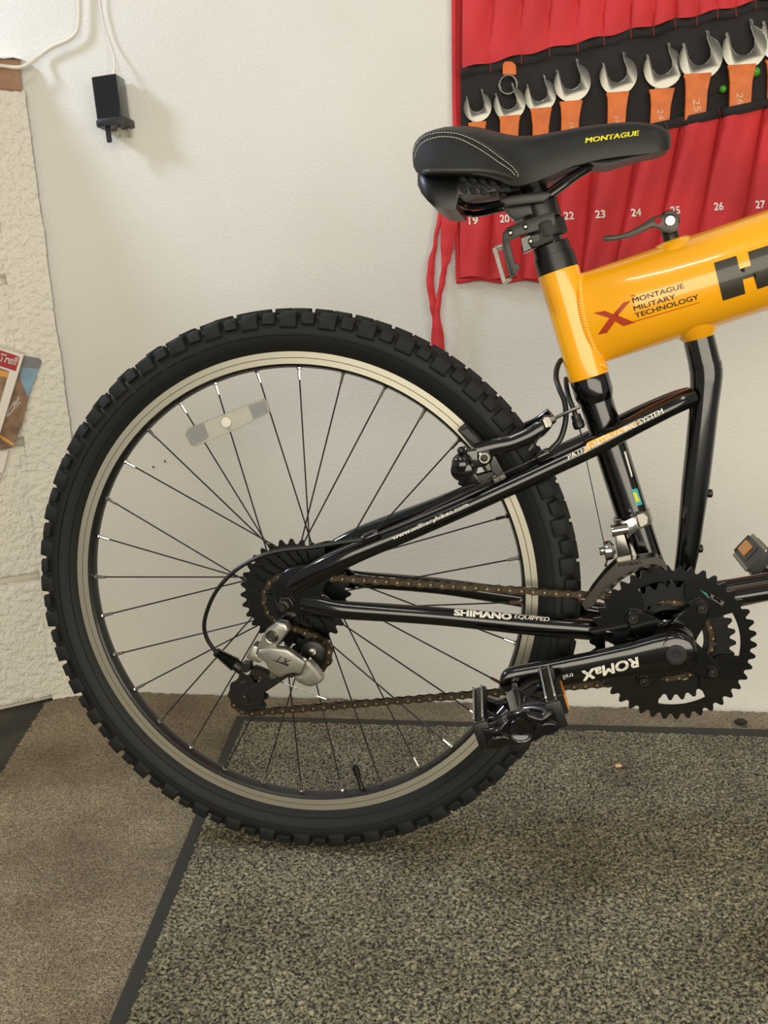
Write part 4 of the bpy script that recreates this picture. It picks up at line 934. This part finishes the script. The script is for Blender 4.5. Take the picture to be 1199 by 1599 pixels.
# --- seatpost, clamp, bracket
up_ = -SD
def sp_(t): return SP+up_*t
b = MB(); b.lathe([(-.02,.0215),(0,.0222),(.018,.0218),(.0185,.0202),(.029,.0198),(.030,.0190),(.030,.0)], SP, up_, 40); b.build('post_collar', MT['plastic'], bike)
b = MB(); b.lathe([(.0,.0145),(.075,.0145)], SP, up_, 32); b.lathe([(.070,0),(.070,.0150),(.085,.0145),(.100,.013),(.101,0)], SP, up_, 32); spo = b.build('seatpost', MT['black'], bike)
b = MB(); b.lathe([(.036,.0145),(.036,.0205),(.038,.0218),(.052,.0218),(.054,.0205),(.054,.0145)], SP, up_, 36, closed=True)
b.plate([(826,373),(862,352),(866,376),(838,387),(828,386)], -.021, .008); b.build('lower_band', MT['matte'], spo, bevel=.001)
b = MB(); b.plate([(829,369),(841,366),(844,373),(840,378),(829,380)], -.0225, .002); b.build('band_slot', MT['plastic'], spo)
b = MB(); b.plate([(812,372),(829,366),(834,388),(817,396)], -.014, .018); b.build('band_block', MT['black'], spo, bevel=.001)
b = MB(); b.lathe([(.055,.0145),(.055,.0190),(.057,.0202),(.074,.0202),(.076,.0190),(.076,.0145)], SP, up_, 36, closed=True)
b.plate([(866,331),(850,334),(818,345),(792,356),(785,365),(784,378),(797,375),(812,369),(840,361),(868,352)], -.0205, .009)
b.plate([(784,374),(796,373),(797,384),(808,425),(804,432),(798,430),(788,392)], -.0205, .009); b.build('light_bracket', MT['plastic'], spo, bevel=.0012, seg=2)
for x, y in ((797.5,364),(821,354.5),(829,377)):
    b = MB(); b.lathe([(0,0),(0,.0014),(-.0006,.0020),(.0004,.0032),(.004,.0034),(.004,0)], at(x, y, -.0230), (0,1,0), 14); b.build('bracket_screw', MT['steel'], spo)
b = MB(); b.plate([(783,383),(787,382),(801,430),(796,433)], -.020, .030); b.build('bracket_foot', MT['dsteel'], spo, bevel=.0005)
b = MB(); b.plate([(769,389),(775,385),(790,438),(794,434),(799,435),(785,444)], -.022, .034); b.plate([(773,385),(784,381),(786,385),(776,389)], -.022, .034); b.build('clear_reflector', MT['clear'], spo, bevel=.0006)
b = MB(); b.disc(at(807,417,-.020), (0,1,0), .0035, .008, 12); b.build('bracket_screw', MT['dsteel'], spo)
hd = [(786,325),(800,318),(830,314),(850,311),(859,329),(845,334),(825,337),(806,346),(797,338)]
b = MB(); b.prism([at(x, y, -.018) for x, y in hd], (0,.036,0)); b.build('saddle_clamp', MT['plastic'], spo, bevel=.002, seg=2)
b = MB(); b.prism([at(x, y, -.029) for x, y in ((778,312),(800,304),(850,299),(862,303),(850,316),(792,323))], (0,.058,0)); b.lathe([(-.031,.004),(-.031,.0065),(.031,.0065),(.031,.004)], at(806,297,0), (0,1,0), 14); b.build('rail_clamp', MT['plastic'], spo, bevel=.002, seg=2)
b = MB(); b.disc(at(806,345,-.006), (0,0,1), .005, .006, 12); b.build('clamp_bolt', MT['chrome'], spo)
# --- saddle
SEC = [(645.5,228,250,.022),(648,218,262,.042),(653,210,270,.055),(663,202.5,273,.067),(676,197.5,273,.075),(692,193.5,272.5,.079),(708,192,272,.081),(723,191.5,272,.081),(738,192.5,273,.080),(752,195,275,.077),(766,198.5,278,.072),(781,202,283,.066),(795,204.5,290,.059),(809,206,292,.052),(823,206,289,.046),(838,205,284,.041),(856,202,277,.037),(874,199,269,.034),(895,195,260,.031),(917,191.5,254,.029),(940,189,249,.0275),(960,187,246,.026),(980,186,243.5,.0253),(996,186,242,.0247),(1010,187.5,240,.024),(1024,190,238,.023),(1035,194,236,.020),(1043,200,233,.0155),(1047.5,208,229,.009)]
def saddle_surf(sec, e=.8, nn=22, closed_top=True, name='saddle', m='leather', parent=None, dip=.004):
    b = MB(); rings = []
    for px, pt, pb_, w in sec:
        T = at(px, pt, -.45*w); Bm = at(px, pb_, -.92*w); X = T.x*.5+Bm.x*.5; h = T.z-Bm.z; ring = []
        for k in range(2*nn+1):
            a = -PI/2+PI*k/(2*nn); y = w*math.copysign(abs(math.sin(a))**e, math.sin(a)); d = h*(1-math.cos(a)**.85 if abs(abs(a)-PI/2) > 1e-6 else 1)
            z = T.z-d-dip*math.exp(-(y/.018)**2)*min(1, w/.05)
            ring.append(b.bm.verts.new((X, y, z)))
        rings.append(ring)
    for A, B in zip(rings, rings[1:]):
        for k in range(2*nn): b._f([A[k], A[k+1], B[k+1], B[k]])
        b._f([A[0], B[0], B[-1], A[-1]])
    b._f(rings[0]); b._f(rings[-1][::-1])
    return b.build(name, MT[m], parent, ang=60)
sad = saddle_surf(SEC, parent=bike)
tsad = on_mesh(sad)
LOW = [(655,262,290,.046),(661,262,303,.054),(670,262,314,.060),(684,262,325,.063),(700,264,328,.063),(714,264,327,.062),(719,264,305,.060),(745,267,303,.058),(775,272,300,.052),(795,280,300,.044),(812,288,298,.035)]
shell = saddle_surf(LOW, e=.45, parent=sad, name='rear_shell', m='plastic', dip=0)
tsh = on_mesh(shell)
for i in range(5):
    for j in range(3):
        x = 724+i*15+(j%2)*7; y = 281+j*8+i*1.5
        p, n = tsh(x, y); b = MB(); b.ball(p, .0046, 4, (1.2,.3,.7), Matrix.Rotation(.6, 3, 'Y')); b.build('shell_rib', MT['panel'], sad)
decal_poly('side_panel', [(648,268),(647,240),(651,226),(662,217),(680,211.5),(702,210.5),(722,215),(742,224),(760,236),(780,250),(795,261),(806,272),(803,279),(790,273),(775,269),(755,267),(700,266)], tsad, MT['panel'], sad, off=.0006, step=5)
b = MB(); pts = [tsad(x, y)[0]+tsad(x, y)[1]*.0008 for x, y in ((648,269),(665,268),(690,267),(715,267),(740,267),(760,268.5),(775,271),(790,275),(803,281))]; b.tube(pts, [.0012,.0025,.0028,.0028,.0028,.0028,.0026,.0022,.001], 8, sub=4); b.build('piping', MT['grey'], sad)
def stitches(poly):
    b = MB(); P = []
    for (xa, ya), (xb, yb) in zip(poly, poly[1:]):
        n = max(1, int(math.hypot(xb-xa, yb-ya)/1.2))
        for k in range(n): P.append((xa+(xb-xa)*k/n, ya+(yb-ya)*k/n))
    i = 0
    while i+2 < len(P):
        a, na = tsad(*P[i]); c_, nc = tsad(*P[i+2]); b.tube([a+na*.0006, (a+c_)/2+na*.0011, c_+nc*.0006], .00042, 4, cap=False); i += 3
    return b.build('stitching', MT['stitch'], sad)
def sm_(P):
    out = []
    for i in range(len(P)-1):
        a = P[max(i-1,0)]; b_ = P[i]; c_ = P[i+1]; d = P[min(i+2,len(P)-1)]
        for k in range(6):
            t = k/6; out.append(tuple(.5*((2*b_[j])+(c_[j]-a[j])*t+(2*a[j]-5*b_[j]+4*c_[j]-d[j])*t*t+(3*b_[j]-a[j]-3*c_[j]+d[j])*t**3) for j in (0,1)))
    out.append(P[-1]); return out
stitches(sm_([(647,238),(652,225),(664,214),(682,209),(700,208.5),(720,212),(742,221),(762,233),(782,248),(798,260),(808,272),(808,277)]))
stitches(sm_([(649,247),(653,233),(664,222),(682,216),(700,215),(718,218.5),(738,228),(758,240),(778,254),(796,266),(806,277)]))
b = MB(); b.tube([tsad(x, y)[0]+tsad(x, y)[1]*.0006 for x, y in ((655,221),(666,211.5),(684,207),(702,206.5),(722,210),(744,219),(764,231),(784,246),(800,258),(810,270))], .0009, 6, sub=4); b.build('seam', MT['grey'], sad)
decal_text('saddle_lettering', 'MONTAGUE', (914,224), (999,212), 7, tsad, MT['yprint'], sad, bold=.03, shear=.2, off=.0008, step=5)
b = MB(); nose = [(918,252,.022),(935,259,.021),(955,258,.020),(985,249,.019),(1015,241,.017),(1036,236,.012)]
for px, py, w in nose: pass
NS_ = [(915,243,253,.024),(930,242,259,.0235),(950,240,259,.023),(985,238,249,.021),(1015,235,241.5,.019),(1036,232,236.5,.013)]
saddle_surf(NS_, e=.5, parent=sad, name='nose_shell', m='plastic', dip=0)
rl = S((702,300,-.050),(706,306,-.050),(718,316,-.046),(732,323,-.036),(756,322,-.028),(782,318,-.023),(815,313,-.022),(842,307,-.022),(860,298,-.021),(880,284,-.020),(905,267,-.016),(935,252,-.012))
for sgn in (1, -1):
    b = MB(); b.tube([Vector((p.x, p.y*sgn, p.z)) for p in rl], .0036, 10, sub=4); b.build('saddle_rail', MT['black'], sad)
